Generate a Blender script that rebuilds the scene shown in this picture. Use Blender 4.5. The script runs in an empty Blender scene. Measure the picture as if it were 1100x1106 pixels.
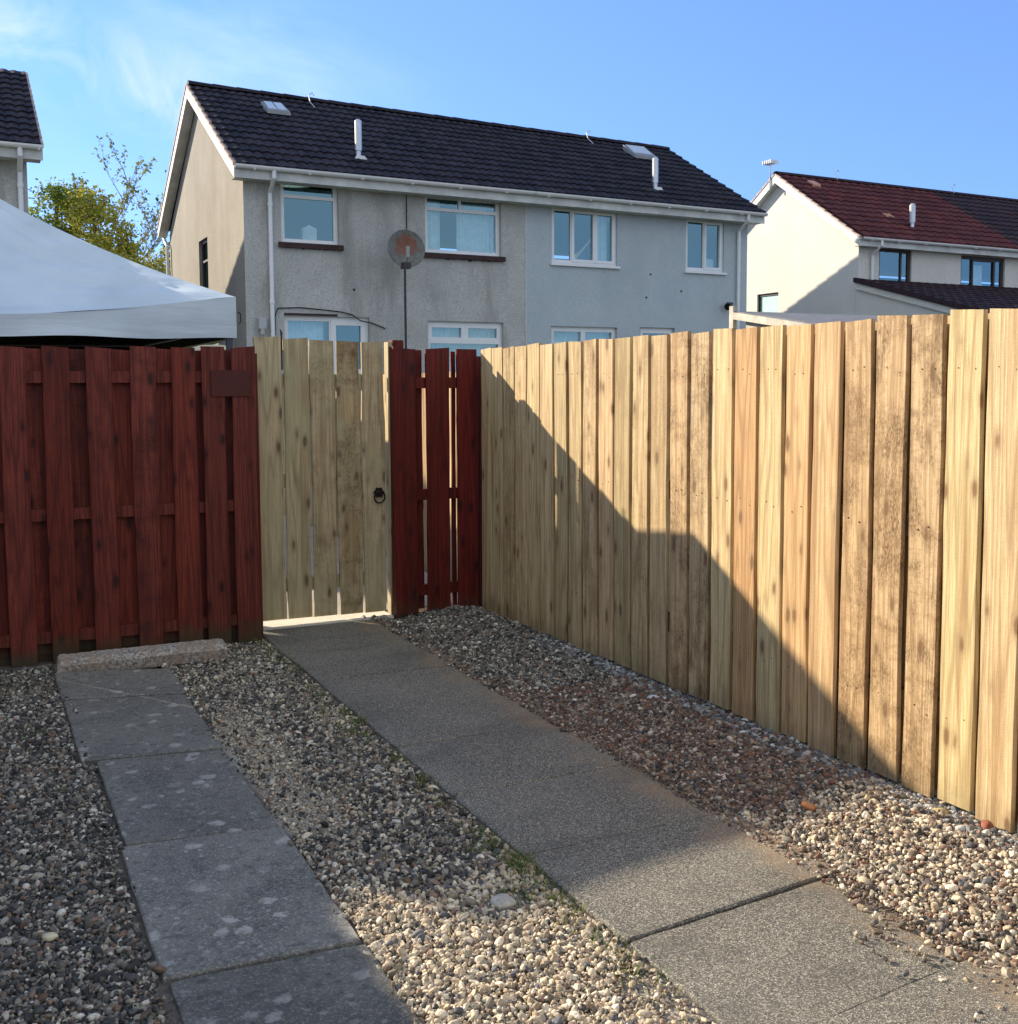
import bpy, math, random
from math import sin, cos, radians, pi, sqrt, floor, exp
from mathutils import Vector, Matrix, noise as mnoise
random.seed(7)
SC = bpy.context.scene
COL = SC.collection

# ------------------------------------------------------------------ camera
F = 1190.0; PITCH = math.atan(96 / F); YAW = radians(26); ROLL = radians(0.28); HC = 1.587
fw = Vector((sin(YAW) * cos(PITCH), cos(YAW) * cos(PITCH), -sin(PITCH)))
r0 = Vector((cos(YAW), -sin(YAW), 0)); u0 = r0.cross(fw)
rr = r0 * cos(ROLL) - u0 * sin(ROLL); uu = u0 * cos(ROLL) + r0 * sin(ROLL)
cd = bpy.data.cameras.new('camera'); cam = bpy.data.objects.new('camera', cd); COL.objects.link(cam)
M = Matrix((rr, uu, -fw)).transposed().to_4x4(); M.translation = Vector((0, 0, HC))
cam.matrix_world = M
cd.sensor_fit = 'HORIZONTAL'; cd.sensor_width = 36; cd.lens = F / 1100 * 36
cd.shift_y = -40 / 1100; cd.clip_start = 0.05; cd.clip_end = 2000
SC.camera = cam

# ------------------------------------------------------------------ world, sun, exposure
SUN_ELEV = math.atan(0.77 / sqrt(1 + 1.5 ** 2)); SUN_DIR = Vector((-1, 1.5, 0.77)).normalized()
w = bpy.data.worlds.new('World'); SC.world = w; w.use_nodes = True
nt = w.node_tree; nt.nodes.clear()
out = nt.nodes.new('ShaderNodeOutputWorld'); bg = nt.nodes.new('ShaderNodeBackground')
sky = nt.nodes.new('ShaderNodeTexSky'); sky.sky_type = 'NISHITA'; sky.sun_disc = False
sky.sun_elevation = SUN_ELEV; sky.sun_rotation = math.atan2(SUN_DIR.x, SUN_DIR.y)
sky.air_density = 1.0; sky.dust_density = 0.0; sky.ozone_density = 1.6
bg.inputs['Strength'].default_value = 0.15
tc = nt.nodes.new('ShaderNodeTexCoord'); mp = nt.nodes.new('ShaderNodeMapping'); mp.vector_type = 'POINT'
mp.inputs['Rotation'].default_value = (0.3, 0.5, 0.4); mp.inputs['Scale'].default_value = (2.2, 9.0, 6.0)
nz = nt.nodes.new('ShaderNodeTexNoise'); nz.inputs['Scale'].default_value = 1.0; nz.inputs['Detail'].default_value = 7
nz.inputs['Roughness'].default_value = 0.55; nz.inputs['Distortion'].default_value = 0.6
nz2 = nt.nodes.new('ShaderNodeTexNoise'); nz2.inputs['Scale'].default_value = 2.3; nz2.inputs['Detail'].default_value = 2
rp = nt.nodes.new('ShaderNodeMapRange'); rp.inputs[1].default_value = 0.44; rp.inputs[2].default_value = 0.70
rp2 = nt.nodes.new('ShaderNodeMapRange'); rp2.inputs[1].default_value = 0.38; rp2.inputs[2].default_value = 0.56
# thin cloud lies in the part of the sky above the left neighbour
dt = nt.nodes.new('ShaderNodeVectorMath'); dt.operation = 'DOT_PRODUCT'; dt.inputs[1].default_value = Vector((-0.03, 0.93, 0.36)).normalized()
rp3 = nt.nodes.new('ShaderNodeMapRange'); rp3.inputs[1].default_value = 0.90; rp3.inputs[2].default_value = 1.0; rp3.interpolation_type = 'SMOOTHSTEP'
m1 = nt.nodes.new('ShaderNodeMath'); m1.operation = 'MULTIPLY'; m2 = nt.nodes.new('ShaderNodeMath'); m2.operation = 'MULTIPLY'
m3 = nt.nodes.new('ShaderNodeMath'); m3.operation = 'MULTIPLY'; m3.inputs[1].default_value = 0.8
mx = nt.nodes.new('ShaderNodeMix'); mx.data_type = 'RGBA'; mx.inputs[7].default_value = (3.6, 4.0, 4.4, 1)
L = nt.links.new
up = nt.nodes.new('ShaderNodeVectorMath'); up.operation = 'ADD'; up.inputs[1].default_value = (0, 0, 0.22)
un = nt.nodes.new('ShaderNodeVectorMath'); un.operation = 'NORMALIZE'
L(tc.outputs['Generated'], up.inputs[0]); L(up.outputs[0], un.inputs[0]); L(un.outputs[0], sky.inputs[0])
L(tc.outputs['Generated'], mp.inputs['Vector']); L(mp.outputs[0], nz.inputs['Vector']); L(tc.outputs['Generated'], nz2.inputs['Vector'])
L(tc.outputs['Generated'], dt.inputs[0]); L(dt.outputs['Value'], rp3.inputs[0])
L(nz.outputs['Fac'], rp.inputs[0]); L(nz2.outputs['Fac'], rp2.inputs[0]); L(rp.outputs[0], m1.inputs[0]); L(rp2.outputs[0], m1.inputs[1])
L(m1.outputs[0], m2.inputs[0]); L(rp3.outputs[0], m2.inputs[1]); L(m2.outputs[0], m3.inputs[0]); L(m3.outputs[0], mx.inputs[0])
tn = nt.nodes.new('ShaderNodeMix'); tn.data_type = 'RGBA'; tn.blend_type = 'MULTIPLY'; tn.inputs[0].default_value = 1; tn.inputs[7].default_value = (.62, .74, .98, 1)
L(sky.outputs[0], tn.inputs[6]); L(tn.outputs[2], mx.inputs[6]); 
# cirrus streak running down from the upper left
sv = nt.nodes.new('ShaderNodeVectorMath'); sv.operation = 'DOT_PRODUCT'; sv.inputs[1].default_value = (-0.3293, 0.2763, -0.9029)
sm = nt.nodes.new('ShaderNodeVectorMath'); sm.operation = 'DOT_PRODUCT'; sm.inputs[1].default_value = (0.0913, 0.9611, 0.2608)
sa = nt.nodes.new('ShaderNodeMath'); sa.operation = 'ABSOLUTE'; sw = nt.nodes.new('ShaderNodeMapRange'); sw.inputs[1].default_value = .055; sw.inputs[2].default_value = 0.0; sw.interpolation_type = 'SMOOTHSTEP'
sl_ = nt.nodes.new('ShaderNodeMapRange'); sl_.inputs[1].default_value = .965; sl_.inputs[2].default_value = .997; sl_.interpolation_type = 'SMOOTHSTEP'
sn = nt.nodes.new('ShaderNodeTexNoise'); sn.inputs['Scale'].default_value = 11; sn.inputs['Detail'].default_value = 7; sn.inputs['Roughness'].default_value = .6; sn.inputs['Distortion'].default_value = 1.2
sr = nt.nodes.new('ShaderNodeMapRange'); sr.inputs[1].default_value = .40; sr.inputs[2].default_value = .72
sx1 = nt.nodes.new('ShaderNodeMath'); sx1.operation = 'MULTIPLY'; sx2 = nt.nodes.new('ShaderNodeMath'); sx2.operation = 'MULTIPLY'; sx3 = nt.nodes.new('ShaderNodeMath'); sx3.operation = 'MULTIPLY'; sx3.inputs[1].default_value = .85
cm = nt.nodes.new('ShaderNodeMix'); cm.data_type = 'RGBA'; cm.inputs[7].default_value = (2.6, 3.1, 3.6, 1)
G_ = tc.outputs['Generated']
L(G_, sv.inputs[0]); L(G_, sm.inputs[0]); L(G_, sn.inputs['Vector']); L(sv.outputs['Value'], sa.inputs[0]); L(sa.outputs[0], sw.inputs[0]); L(sm.outputs['Value'], sl_.inputs[0]); L(sn.outputs['Fac'], sr.inputs[0])
L(sw.outputs[0], sx1.inputs[0]); L(sl_.outputs[0], sx1.inputs[1]); L(sx1.outputs[0], sx2.inputs[0]); L(sr.outputs[0], sx2.inputs[1]); L(sx2.outputs[0], sx3.inputs[0]); L(sx3.outputs[0], cm.inputs[0])
L(mx.outputs[2], cm.inputs[6])
# bright cloud-like veil, added out of view behind the camera to fill the shade
vd = nt.nodes.new('ShaderNodeVectorMath'); vd.operation = 'DOT_PRODUCT'; vd.inputs[1].default_value = Vector((-.35, -.85, .45)).normalized()
vm = nt.nodes.new('ShaderNodeMapRange'); vm.inputs[1].default_value = -.05; vm.inputs[2].default_value = .55; vm.interpolation_type = 'SMOOTHSTEP'
vn = nt.nodes.new('ShaderNodeMapRange'); vn.inputs[1].default_value = .3; vn.inputs[2].default_value = .6; vn.inputs[3].default_value = .45; vn.inputs[4].default_value = .95
vq = nt.nodes.new('ShaderNodeMath'); vq.operation = 'MULTIPLY'; vx = nt.nodes.new('ShaderNodeMix'); vx.data_type = 'RGBA'; vx.inputs[7].default_value = (2.9, 3.15, 3.35, 1)
L(tc.outputs['Generated'], vd.inputs[0]); L(vd.outputs['Value'], vm.inputs[0]); L(nz2.outputs['Fac'], vn.inputs[0]); L(vm.outputs[0], vq.inputs[0]); L(vn.outputs[0], vq.inputs[1])
L(vq.outputs[0], vx.inputs[0]); L(cm.outputs[2], vx.inputs[6]); L(vx.outputs[2], bg.inputs['Color']); L(bg.outputs[0], out.inputs['Surface'])
sd = bpy.data.lights.new('sun', 'SUN'); sd.energy = 4.5; sd.angle = radians(0.6); sd.color = (1.0, 0.86, 0.66)
sun = bpy.data.objects.new('sun', sd); COL.objects.link(sun); sun.rotation_euler = SUN_DIR.to_track_quat('Z', 'Y').to_euler()
sun.location = (-10, 15, 12)
SC.view_settings.view_transform = 'Standard'; SC.view_settings.look = 'None'
SC.view_settings.exposure = 1.15; SC.view_settings.gamma = 1.0
SC.cycles.max_bounces = 8; SC.cycles.transparent_max_bounces = 16

# ------------------------------------------------------------------ node helpers
class NT:
    def __init__(s, name, rough=0.8, spec=0.3):
        s.m = bpy.data.materials.new(name); s.m.use_nodes = True
        s.t = s.m.node_tree; s.b = s.t.nodes['Principled BSDF']; s.out = s.t.nodes['Material Output']
        s.b.inputs['Roughness'].default_value = rough; s.b.inputs['Specular IOR Level'].default_value = spec
    def n(s, typ, **kw):
        nd = s.t.nodes.new('ShaderNode' + typ)
        for k, v in kw.items(): setattr(nd, k, v)
        return nd
    def l(s, a, b): s.t.links.new(a, b)
    def co(s, kind='Object'): return s.n('TexCoord').outputs[kind]
    def attr(s, name, typ='GEOMETRY'):
        a = s.n('Attribute', attribute_name=name); a.attribute_type = typ; return a
    def mapv(s, vec, scale=(1, 1, 1), loc=(0, 0, 0), rot=(0, 0, 0)):
        m = s.n('Mapping'); m.inputs['Scale'].default_value = scale; m.inputs['Location'].default_value = loc
        m.inputs['Rotation'].default_value = rot; s.l(vec, m.inputs['Vector']); return m.outputs[0]
    def noise(s, vec, scale, detail=3, rough=0.5, dist=0.0):
        n = s.n('TexNoise'); n.inputs['Scale'].default_value = scale; n.inputs['Detail'].default_value = detail
        n.inputs['Roughness'].default_value = rough; n.inputs['Distortion'].default_value = dist
        s.l(vec, n.inputs['Vector']); return n.outputs['Fac']
    def voro(s, vec, scale, out='Distance', feature='F1'):
        n = s.n('TexVoronoi', feature=feature); n.inputs['Scale'].default_value = scale; s.l(vec, n.inputs['Vector']); return n.outputs[out]
    def rng(s, v, a, b, c=0.0, d=1.0, smooth=False):
        n = s.n('MapRange'); n.inputs[1].default_value = a; n.inputs[2].default_value = b
        n.inputs[3].default_value = c; n.inputs[4].default_value = d
        if smooth: n.interpolation_type = 'SMOOTHSTEP'
        s.l(v, n.inputs[0]); return n.outputs[0]
    def math(s, op, a, b=None):
        n = s.n('Math', operation=op)
        for i, x in enumerate((a, b)):
            if x is None: continue
            if isinstance(x, (int, float)): n.inputs[i].default_value = x
            else: s.l(x, n.inputs[i])
        return n.outputs[0]
    def vadd(s, a, b):
        n = s.n('VectorMath', operation='ADD'); s.l(a, n.inputs[0])
        if isinstance(b, tuple): n.inputs[1].default_value = b
        else: s.l(b, n.inputs[1])
        return n.outputs[0]
    def vscale(s, a, k):
        n = s.n('VectorMath', operation='SCALE'); s.l(a, n.inputs[0]); n.inputs['Scale'].default_value = k; return n.outputs[0]
    def mix(s, fac, a, b, mode='MIX'):
        n = s.n('Mix', data_type='RGBA', blend_type=mode)
        for i, x in ((0, fac), (6, a), (7, b)):
            if isinstance(x, (int, float)): n.inputs[i].default_value = x
            elif isinstance(x, tuple): n.inputs[i].default_value = (x[0], x[1], x[2], 1)
            else: s.l(x, n.inputs[i])
        return n.outputs[2]
    def ramp(s, fac, stops, interp='LINEAR'):
        n = s.n('ValToRGB'); cr = n.color_ramp; cr.interpolation = interp
        while len(cr.elements) < len(stops): cr.elements.new(0.5)
        for e, (p, c) in zip(cr.elements, stops): e.position = p; e.color = (c[0], c[1], c[2], 1)
        s.l(fac, n.inputs[0]); return n.outputs[0]
    def color(s, c):
        if isinstance(c, tuple): s.b.inputs['Base Color'].default_value = (c[0], c[1], c[2], 1)
        else: s.l(c, s.b.inputs['Base Color'])
    def bump(s, h, strength=0.3, dist=0.01, prev=None):
        n = s.n('Bump'); n.inputs['Strength'].default_value = strength; n.inputs['Distance'].default_value = dist
        s.l(h, n.inputs['Height'])
        if prev is not None: s.l(prev, n.inputs['Normal'])
        s.l(n.outputs[0], s.b.inputs['Normal']); return n.outputs[0]

def plain(name, c, rough=0.6, spec=0.3, metal=0.0, var=0.12, vs=6.0, bump=0.0):
    m = NT(name, rough, spec); v = m.co()
    f = m.noise(v, vs, 4, 0.6)
    a = tuple(x * (1 - var) for x in c); b = tuple(min(1, x * (1 + var)) for x in c)
    m.color(m.mix(m.rng(f, .3, .7), a, b)); m.b.inputs['Metallic'].default_value = metal
    if bump: m.bump(m.noise(v, vs * 8, 3), bump, 0.004)
    return m.m

def wood(name, lo, hi, dark, knot, stain=0.5, rough=0.75, tonevar=0.3, green=None, ringk=1.0, zaxis=True, mud=.35):
    """sawn board: grain runs along z; per-board values come in the attribute pid"""
    m = NT(name, rough, 0.25)
    pid = m.attr('pid'); sep = m.n('SeparateColor'); m.l(pid.outputs['Color'], sep.inputs[0])
    R, G, B = sep.outputs
    off = m.vscale(pid.outputs['Vector'], 37.0)
    v = m.vadd(m.co(), off)
    if not zaxis: v = m.mapv(v, rot=(0, pi / 2, 0))
    warp = m.noise(m.mapv(v, (3, 3, 1.1)), 1.0, 2, 0.5)
    ring = m.noise(m.mapv(v, (7, 7, 0.38)), 1.0, 2, 0.4, 0.12)
    rings = m.math('SINE', m.math('MULTIPLY', ring, 75.0 * ringk))
    rings = m.rng(rings, -1, 1)
    fine = m.noise(m.mapv(v, (230, 230, 5)), 1.0, 4, 0.7)
    saw = m.noise(m.mapv(v, (50, 50, 260), rot=(.25, 0, 0)), 1.0, 2, .6)
    base = m.mix(m.rng(fine, .37, .63), lo, hi)
    rm = m.math('MULTIPLY', m.math('POWER', rings, 4.0), 0.62)
    base = m.mix(rm, base, tuple(x * 0.62 + y * 0.15 for x, y in zip(lo, dark)))
    # tone from board to board
    tn_ = m.ramp(B, [(0.0, (.88, .96, .86)), (.38, (1, 1, 1)), (.72, (1.0, .86, .72)), (1.0, (.80, .62, .48))])
    base = m.mix(tonevar * 2, base, tn_, 'MULTIPLY')
    streak = m.noise(m.mapv(v, (26, 26, .8)), 1.0, 4, .6); base = m.mix(m.rng(streak, .48, .66, 0, .62), base, (lo[0] * .60, lo[1] * .50, lo[2] * .42))
    base = m.mix(m.rng(saw, .56, .72, 0, .22), base, tuple(x * .5 for x in lo))
    if green: base = m.mix(m.rng(m.noise(v, 2.2, 3), .42, .62, 0, .55), base, green)
    # knots
    kv = m.mapv(m.vadd(v, (3.3, 1.7, 0)), (11, 11, 4.2))
    kd = m.math('ADD', m.voro(kv, 1.0), m.rng(m.noise(v, 30, 2), 0, 1, -.035, .035))
    kn = m.rng(kd, 0.09, 0.19, 1, 0, True)
    halo = m.rng(kd, 0.10, 0.36, 0.55, 0, True)
    base = m.mix(halo, base, tuple(x * .55 for x in lo)); base = m.mix(m.math('MULTIPLY', kn, .8), base, knot)
    # weather stains and bark bruises, only on some boards
    st = m.noise(m.mapv(v, (5.5, 5.5, 3.0), rot=(.5, 0, 0)), 1.0, 9, 0.78, .25)
    sp_ = m.rng(m.noise(m.mapv(v, (150, 150, 60)), 1.0, 2, .6), .38, .6, .35, 1)
    st = m.math('MULTIPLY', m.math('MULTIPLY', m.rng(st, .46, .60, 0, 1), sp_), m.rng(G, .30, 1.0, 0, stain))
    base = m.mix(st, base, dark)
    dg = m.noise(m.mapv(v, (3.2, 3.2, 9.0), rot=(.65, 0, .0)), 1.0, 6, .7, .3)
    dg = m.math('MULTIPLY', m.math('MULTIPLY', m.rng(dg, .52, .66, 0, .75), sp_), m.rng(G, .45, 1.0, 0, 1))
    base = m.mix(dg, base, tuple(x * 1.15 for x in dark))
    blot = m.rng(m.noise(v, 70, 2, 0.6), .68, .76, 0, .5)
    base = m.mix(m.math('MULTIPLY', blot, m.rng(G, .2, .9, .2, 1)), base, tuple(x * .6 for x in dark))
    zz = m.n('SeparateXYZ'); m.l(m.co(), zz.inputs[0]); mz = m.math('ADD', zz.outputs[2], m.rng(m.noise(v, 5, 4, .7), 0, 1, -.16, .16))
    base = m.mix(m.math('MULTIPLY', m.rng(mz, .0, .16, 1, 0, True), mud), base, (.055, .055, .028))
    hs = m.n('HueSaturation'); m.l(base, hs.inputs['Color']); m.l(m.rng(R, 0, 1, .78, 1.12), hs.inputs['Value'])
    m.color(hs.outputs[0])
    h = m.math('ADD', m.math('ADD', m.math('MULTIPLY', fine, .8), m.math('MULTIPLY', rings, .25)), m.math('MULTIPLY', saw, .5))
    m.bump(h, 0.55, 0.003)
    return m.m

# ------------------------------------------------------------------ mesh helpers
class MB:
    """collects polygons; f maps local coordinates to world"""
    def __init__(s, f=None): s.v = []; s.p = []; s.pid = []; s.f = f or (lambda x, y, z: (x, y, z)); s.cur = (0.5, 0.5, 0.5)
    def vert(s, x, y, z): s.v.append(s.f(x, y, z)); s.pid.append(s.cur); return len(s.v) - 1
    def quad(s, *pts): s.p.append([s.vert(*q) for q in pts])
    def poly(s, pts): s.p.append([s.vert(*q) for q in pts])
    def box(s, x0, x1, y0, y1, z0, z1):
        i = [s.vert(x, y, z) for z in (z0, z1) for y in (y0, y1) for x in (x0, x1)]
        for q in ((0, 2, 3, 1), (4, 5, 7, 6), (0, 1, 5, 4), (2, 6, 7, 3), (0, 4, 6, 2), (1, 3, 7, 5)): s.p.append([i[k] for k in q])
    def hexa(s, pts):
        i = [s.vert(*q) for q in pts]
        for q in ((0, 3, 2, 1), (4, 5, 6, 7), (0, 1, 5, 4), (2, 3, 7, 6), (0, 4, 7, 3), (1, 2, 6, 5)): s.p.append([i[k] for k in q])
    def prism(s, prof, axis, a, b):
        """prof: list of (p,q); axis 'x': (a..b, p, q); 'y': (p, a..b, q); 'z': (p, q, a..b)"""
        def P(t, p, q): return (t, p, q) if axis == 'x' else ((p, t, q) if axis == 'y' else (p, q, t))
        n = len(prof); A = [s.vert(*P(a, *c)) for c in prof]; B = [s.vert(*P(b, *c)) for c in prof]
        for i in range(n): j = (i + 1) % n; s.p.append([A[i], A[j], B[j], B[i]])
        s.p.append(A[::-1]); s.p.append(B)
    def tube(s, pts, r, seg=8, cap=True):
        rings = []; pts = [Vector(p) for p in pts]
        rs = r if isinstance(r, (list, tuple)) else [r] * len(pts)
        prevn = None
        for i, p in enumerate(pts):
            d = (pts[min(i + 1, len(pts) - 1)] - pts[max(i - 1, 0)]).normalized()
            a = prevn if prevn is not None else (Vector((0, 0, 1)) if abs(d.z) < .9 else Vector((1, 0, 0)))
            a = (a - d * a.dot(d)).normalized(); prevn = a; b = d.cross(a)
            rings.append([s.vert(*(p + (a * cos(2 * pi * k / seg) + b * sin(2 * pi * k / seg)) * rs[i])) for k in range(seg)])
        for q in range(len(rings) - 1):
            for k in range(seg):
                j = (k + 1) % seg; s.p.append([rings[q][k], rings[q][j], rings[q + 1][j], rings[q + 1][k]])
        if cap: s.p.append(rings[0][::-1]); s.p.append(rings[-1])
    def grid(s, fn, nu, nv):
        idx = [[s.vert(*fn(i / nu, j / nv)) for j in range(nv + 1)] for i in range(nu + 1)]
        for i in range(nu):
            for j in range(nv): s.p.append([idx[i][j], idx[i + 1][j], idx[i + 1][j + 1], idx[i][j + 1]])
    def plank(s, w, h, t, place, seed, taper=True, ragged=0.004, nz=14, cur=None):
        """upright sawn board, width w along its own x, thickness t; slight edge wander; place maps (a,b,z) to scene"""
        rnd = random.Random(seed); s.cur = (rnd.random(), rnd.random(), rnd.random())
        if cur: s.cur = cur
        ph = [rnd.uniform(0, 6) for _ in range(4)]; bow = rnd.uniform(-.004, .004); tilt = rnd.uniform(-.006, .006)
        rows = []
        for k in range(nz + 1):
            q = k / nz; z = h[0] + (h[1] - h[0]) * q
            wl = -w / 2 + ragged * sin(ph[0] + 3.1 * z) + ragged * .5 * sin(ph[1] + 11 * z)
            wr = w / 2 + ragged * sin(ph[2] + 2.7 * z) + ragged * .5 * sin(ph[3] + 9 * z)
            b = bow * sin(pi * q)
            zz = (z + tilt, z - tilt) if k == nz else (z, z)
            c = 0.003
            rows.append([s.vert(*place(x, y + b, zq)) for x, y, zq in
                         ((wl + c, 0, zz[0]), (wl, c, zz[0]), (wl, t, zz[0]), (wr, t, zz[1]), (wr, c, zz[1]), (wr - c, 0, zz[1]))])
        for k in range(nz):
            for i in range(6): j = (i + 1) % 6; s.p.append([rows[k][i], rows[k][j], rows[k + 1][j], rows[k + 1][i]])
        s.p.append(rows[0][::-1]); s.p.append(rows[-1])
    def build(s, name, mat, parent=None, smooth=False, origin=None):
        me = bpy.data.meshes.new(name); o3 = Vector((0, 0, 0))
        if parent is not None: o3 = WLOC[parent.name]
        elif origin is not None: o3 = Vector(origin)
        me.from_pydata([(v[0] - o3.x, v[1] - o3.y, v[2] - o3.z) for v in s.v], [], s.p)
        a = me.color_attributes.new('pid', 'FLOAT_COLOR', 'POINT')
        flat = []
        for c in s.pid: flat += [c[0], c[1], c[2], 1.0]
        a.data.foreach_set('color', flat)
        if smooth: me.polygons.foreach_set('use_smooth', [True] * len(me.polygons))
        me.materials.append(mat); me.update()
        fix_normals(me)
        o = bpy.data.objects.new(name, me); COL.objects.link(o)
        if parent is not None: o.parent = parent; WLOC[o.name] = WLOC[parent.name]
        else: o.location = o3; WLOC[o.name] = o3
        return o
import bmesh
def fix_normals(me):
    b = bmesh.new(); b.from_mesh(me); bmesh.ops.recalc_face_normals(b, faces=b.faces); b.to_mesh(me); b.free()
WLOC = {}
def tag(o, label=None, cat=None, group=None, kind=None):
    if label: o['label'] = label
    if cat: o['category'] = cat
    if group: o['group'] = group
    if kind: o['kind'] = kind
    return o
def empty(name, loc, label, cat, group=None):
    o = bpy.data.objects.new(name, None); COL.objects.link(o); o.location = loc; o.empty_display_size = .2
    WLOC[o.name] = Vector(loc); return tag(o, label, cat, group)

# ------------------------------------------------------------------ ground of the drive
XW = 3.22          # face of the pale fence
def gh(x, y):
    """height of the gravel bed"""
    z = -0.024 + 0.008 * mnoise.noise(Vector((x * 1.3, y * 1.3, 0))) + 0.005 * mnoise.noise(Vector((x * 5, y * 5, 3)))
    if 2.45 < x < 3.6: z += 0.045 * max(0.0, min(1.0, (x - 2.50) / .5)) - 0.045 * max(0.0, min(1.0, (x - 3.1) / .25))
    if x < 0.36: z += 0.008
    if .45 < x < .925 or 1.66 < x < 2.45: z -= .05
    if 0.93 < x < 1.66: z += 0.010
    return z

def ground_mat():
    m = NT('ground_earth', 0.95, 0.2); v = m.co()
    f = m.noise(v, 3.0, 6, .65); g = m.noise(v, 60, 4, .7)
    c = m.mix(m.rng(f, .35, .65), (.052, .044, .036), (.105, .085, .062))
    c = m.mix(m.rng(g, .4, .7), c, (.17, .15, .13))
    sx = m.n('SeparateXYZ'); m.l(v, sx.inputs[0])
    rust = m.math('MULTIPLY', m.rng(sx.outputs[0], 2.3, 2.7, 0, 1), m.rng(m.noise(v, 2.2, 4), .4, .6, .2, .9))
    c = m.mix(rust, c, (.16, .088, .048))
    pa = m.attr('pid'); ps = m.n('SeparateColor'); m.l(pa.outputs['Color'], ps.inputs[0])
    br = m.mix(m.rng(m.noise(v, 110, 3, .7), .35, .65), (.19, .17, .135), (.46, .42, .34))
    c = m.mix(m.rng(ps.outputs[0], .3, .65, 0, 1), c, br)
    m.color(c); m.bump(g, 0.8, 0.008); return m.m
G_MAT = ground_mat()

def lawn_mat():
    m = NT('lawn', 0.9, 0.2); v = m.co()
    c = m.mix(m.rng(m.noise(v, 1.2, 5), .35, .65), (.045, .07, .02), (.10, .11, .045))
    m.color(c); m.bump(m.noise(v, 40, 3), .8, .02); return m.m
g = MB(); S = 400
# one sheet: fine in the drive, coarse out to the horizon
xs = [-S, -60, -20, -6] + [-3 + i * .3 for i in range(0, 10)] + [i * .05 for i in range(0, 75)] + [6, 12, 30, 80, S]
ys = [-S, -60, -20, -5] + [-1 + i * .3 for i in range(0, 8)] + [1.4 + i * .06 for i in range(0, 103)] + [9, 14, 30, 80, S]
def bare(x, y):
    """bare gritty patches of the middle strip"""
    d = exp(-(((x - 1.06) / .17) ** 2 + ((y - 4.75) / .65) ** 2)) + .85 * exp(-(((x - 1.08) / .15) ** 2 + ((y - 3.95) / .22) ** 2)) + .6 * exp(-(((x - 1.5) / .10) ** 2 + ((y - 5.1) / .7) ** 2)) + .8 * exp(-(((x - 1.44) / .09) ** 2 + ((y - 2.98) / .07) ** 2))
    d += .6 * exp(-(((x - 1.56) / .10) ** 2 + ((y - 2.2) / .5) ** 2)) + .5 * exp(-(((x - 2.58) / .07) ** 2 + ((y - 4.6) / 1.2) ** 2))
    return d + .35 * mnoise.noise(Vector((x * 4, y * 4, 7)))
def gv(x, y, z):
    g.cur = (max(0, min(1, bare(x, y))) if 0 < x < 3.3 and 1 < y < 7 else 0, 0, 0); return g.vert(x, y, z)
idx = [[gv(x, y, gh(x, y) if -3 < x < 3.7 and -1 < y < 7.4 else -0.03) for y in ys] for x in xs]
for i in range(len(xs) - 1):
    for j in range(len(ys) - 1): g.p.append([idx[i][j], idx[i + 1][j], idx[i + 1][j + 1], idx[i][j + 1]])
gr = g.build('ground', G_MAT, smooth=True); tag(gr, kind='structure')
lw = MB(); lw.box(-30, 1.2, 7.35, 70, -.3, 0.0); lw.box(3.45, 60, -6, 70, -.3, 0.001)
tag(lw.build('lawn', lawn_mat()), kind='structure')
pv = MB(); pv.box(1.2, 3.45, 7.35, 17.8, -.3, 0.004)
def paving_mat(name, a, b, sc=90):
    m = NT(name, 0.9, 0.25); v = m.co()
    f = m.noise(v, 2.5, 5, .6); s = m.noise(v, sc, 3, .7)
    c = m.mix(m.rng(f, .35, .65), a, b); c = m.mix(m.rng(s, .45, .7, 0, .5), c, tuple(min(1, x * 1.7) for x in b))
    m.color(c); m.bump(s, .4, .003); return m.m
tag(pv.build('path', paving_mat('pale_paving', (.30, .27, .23), (.40, .36, .30))), kind='structure')

# ------------------------------------------------------------------ slabs
def slab_left_mat():
    m = NT('worn_slab', 0.82, 0.3); v = m.co(); oi = m.n('ObjectInfo')
    vr = m.vadd(v, m.vscale(oi.outputs['Location'], 3.0))
    f = m.noise(vr, 2.6, 6, .62, .4); s = m.noise(vr, 130, 3, .7); s2 = m.noise(vr, 26, 4, .65)
    c = m.mix(m.rng(f, .32, .68), (.105, .103, .092), (.19, .182, .158))
    c = m.mix(m.rng(s, .50, .68, 0, .7), c, (.40, .39, .35)); c = m.mix(m.rng(s2, .52, .66, 0, .6), c, (.06, .062, .062))
    w2 = m.vadd(vr, m.vscale(m.n('TexNoise').outputs['Color'], 0.0))
    ds = m.noise(vr, 22, 3, .7)
    lv = m.voro(vr, 9.0); lv = m.math('ADD', lv, m.rng(ds, 0, 1, -.34, .34))
    li = m.math('MULTIPLY', m.rng(lv, .20, .30, 1, 0, True), m.rng(m.noise(vr, 3.1, 2), .40, .52, 0, 1))
    c = m.mix(m.math('MULTIPLY', m.math('MULTIPLY', li, m.rng(s2, .35, .6, .3, 1)), .75), c, (.46, .45, .41))
    lv2 = m.math('ADD', m.voro(m.vadd(vr, (5, 2, 0)), 24.0), m.rng(ds, 0, 1, -.4, .4))
    li2 = m.math('MULTIPLY', m.rng(lv2, .14, .24, 1, 0, True), m.rng(m.noise(vr, 5.1, 2), .42, .54, 0, 1))
    c = m.mix(m.math('MULTIPLY', li2, .5), c, (.38, .38, .36))
    hs = m.n('HueSaturation'); m.l(c, hs.inputs['Color']); m.l(m.rng(oi.outputs['Random'], 0, 1, .78, 1.12), hs.inputs['Value'])
    m.color(hs.outputs[0]); m.bump(m.math('ADD', s, m.math('MULTIPLY', s2, 1.5)), .6, .004); return m.m
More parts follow.
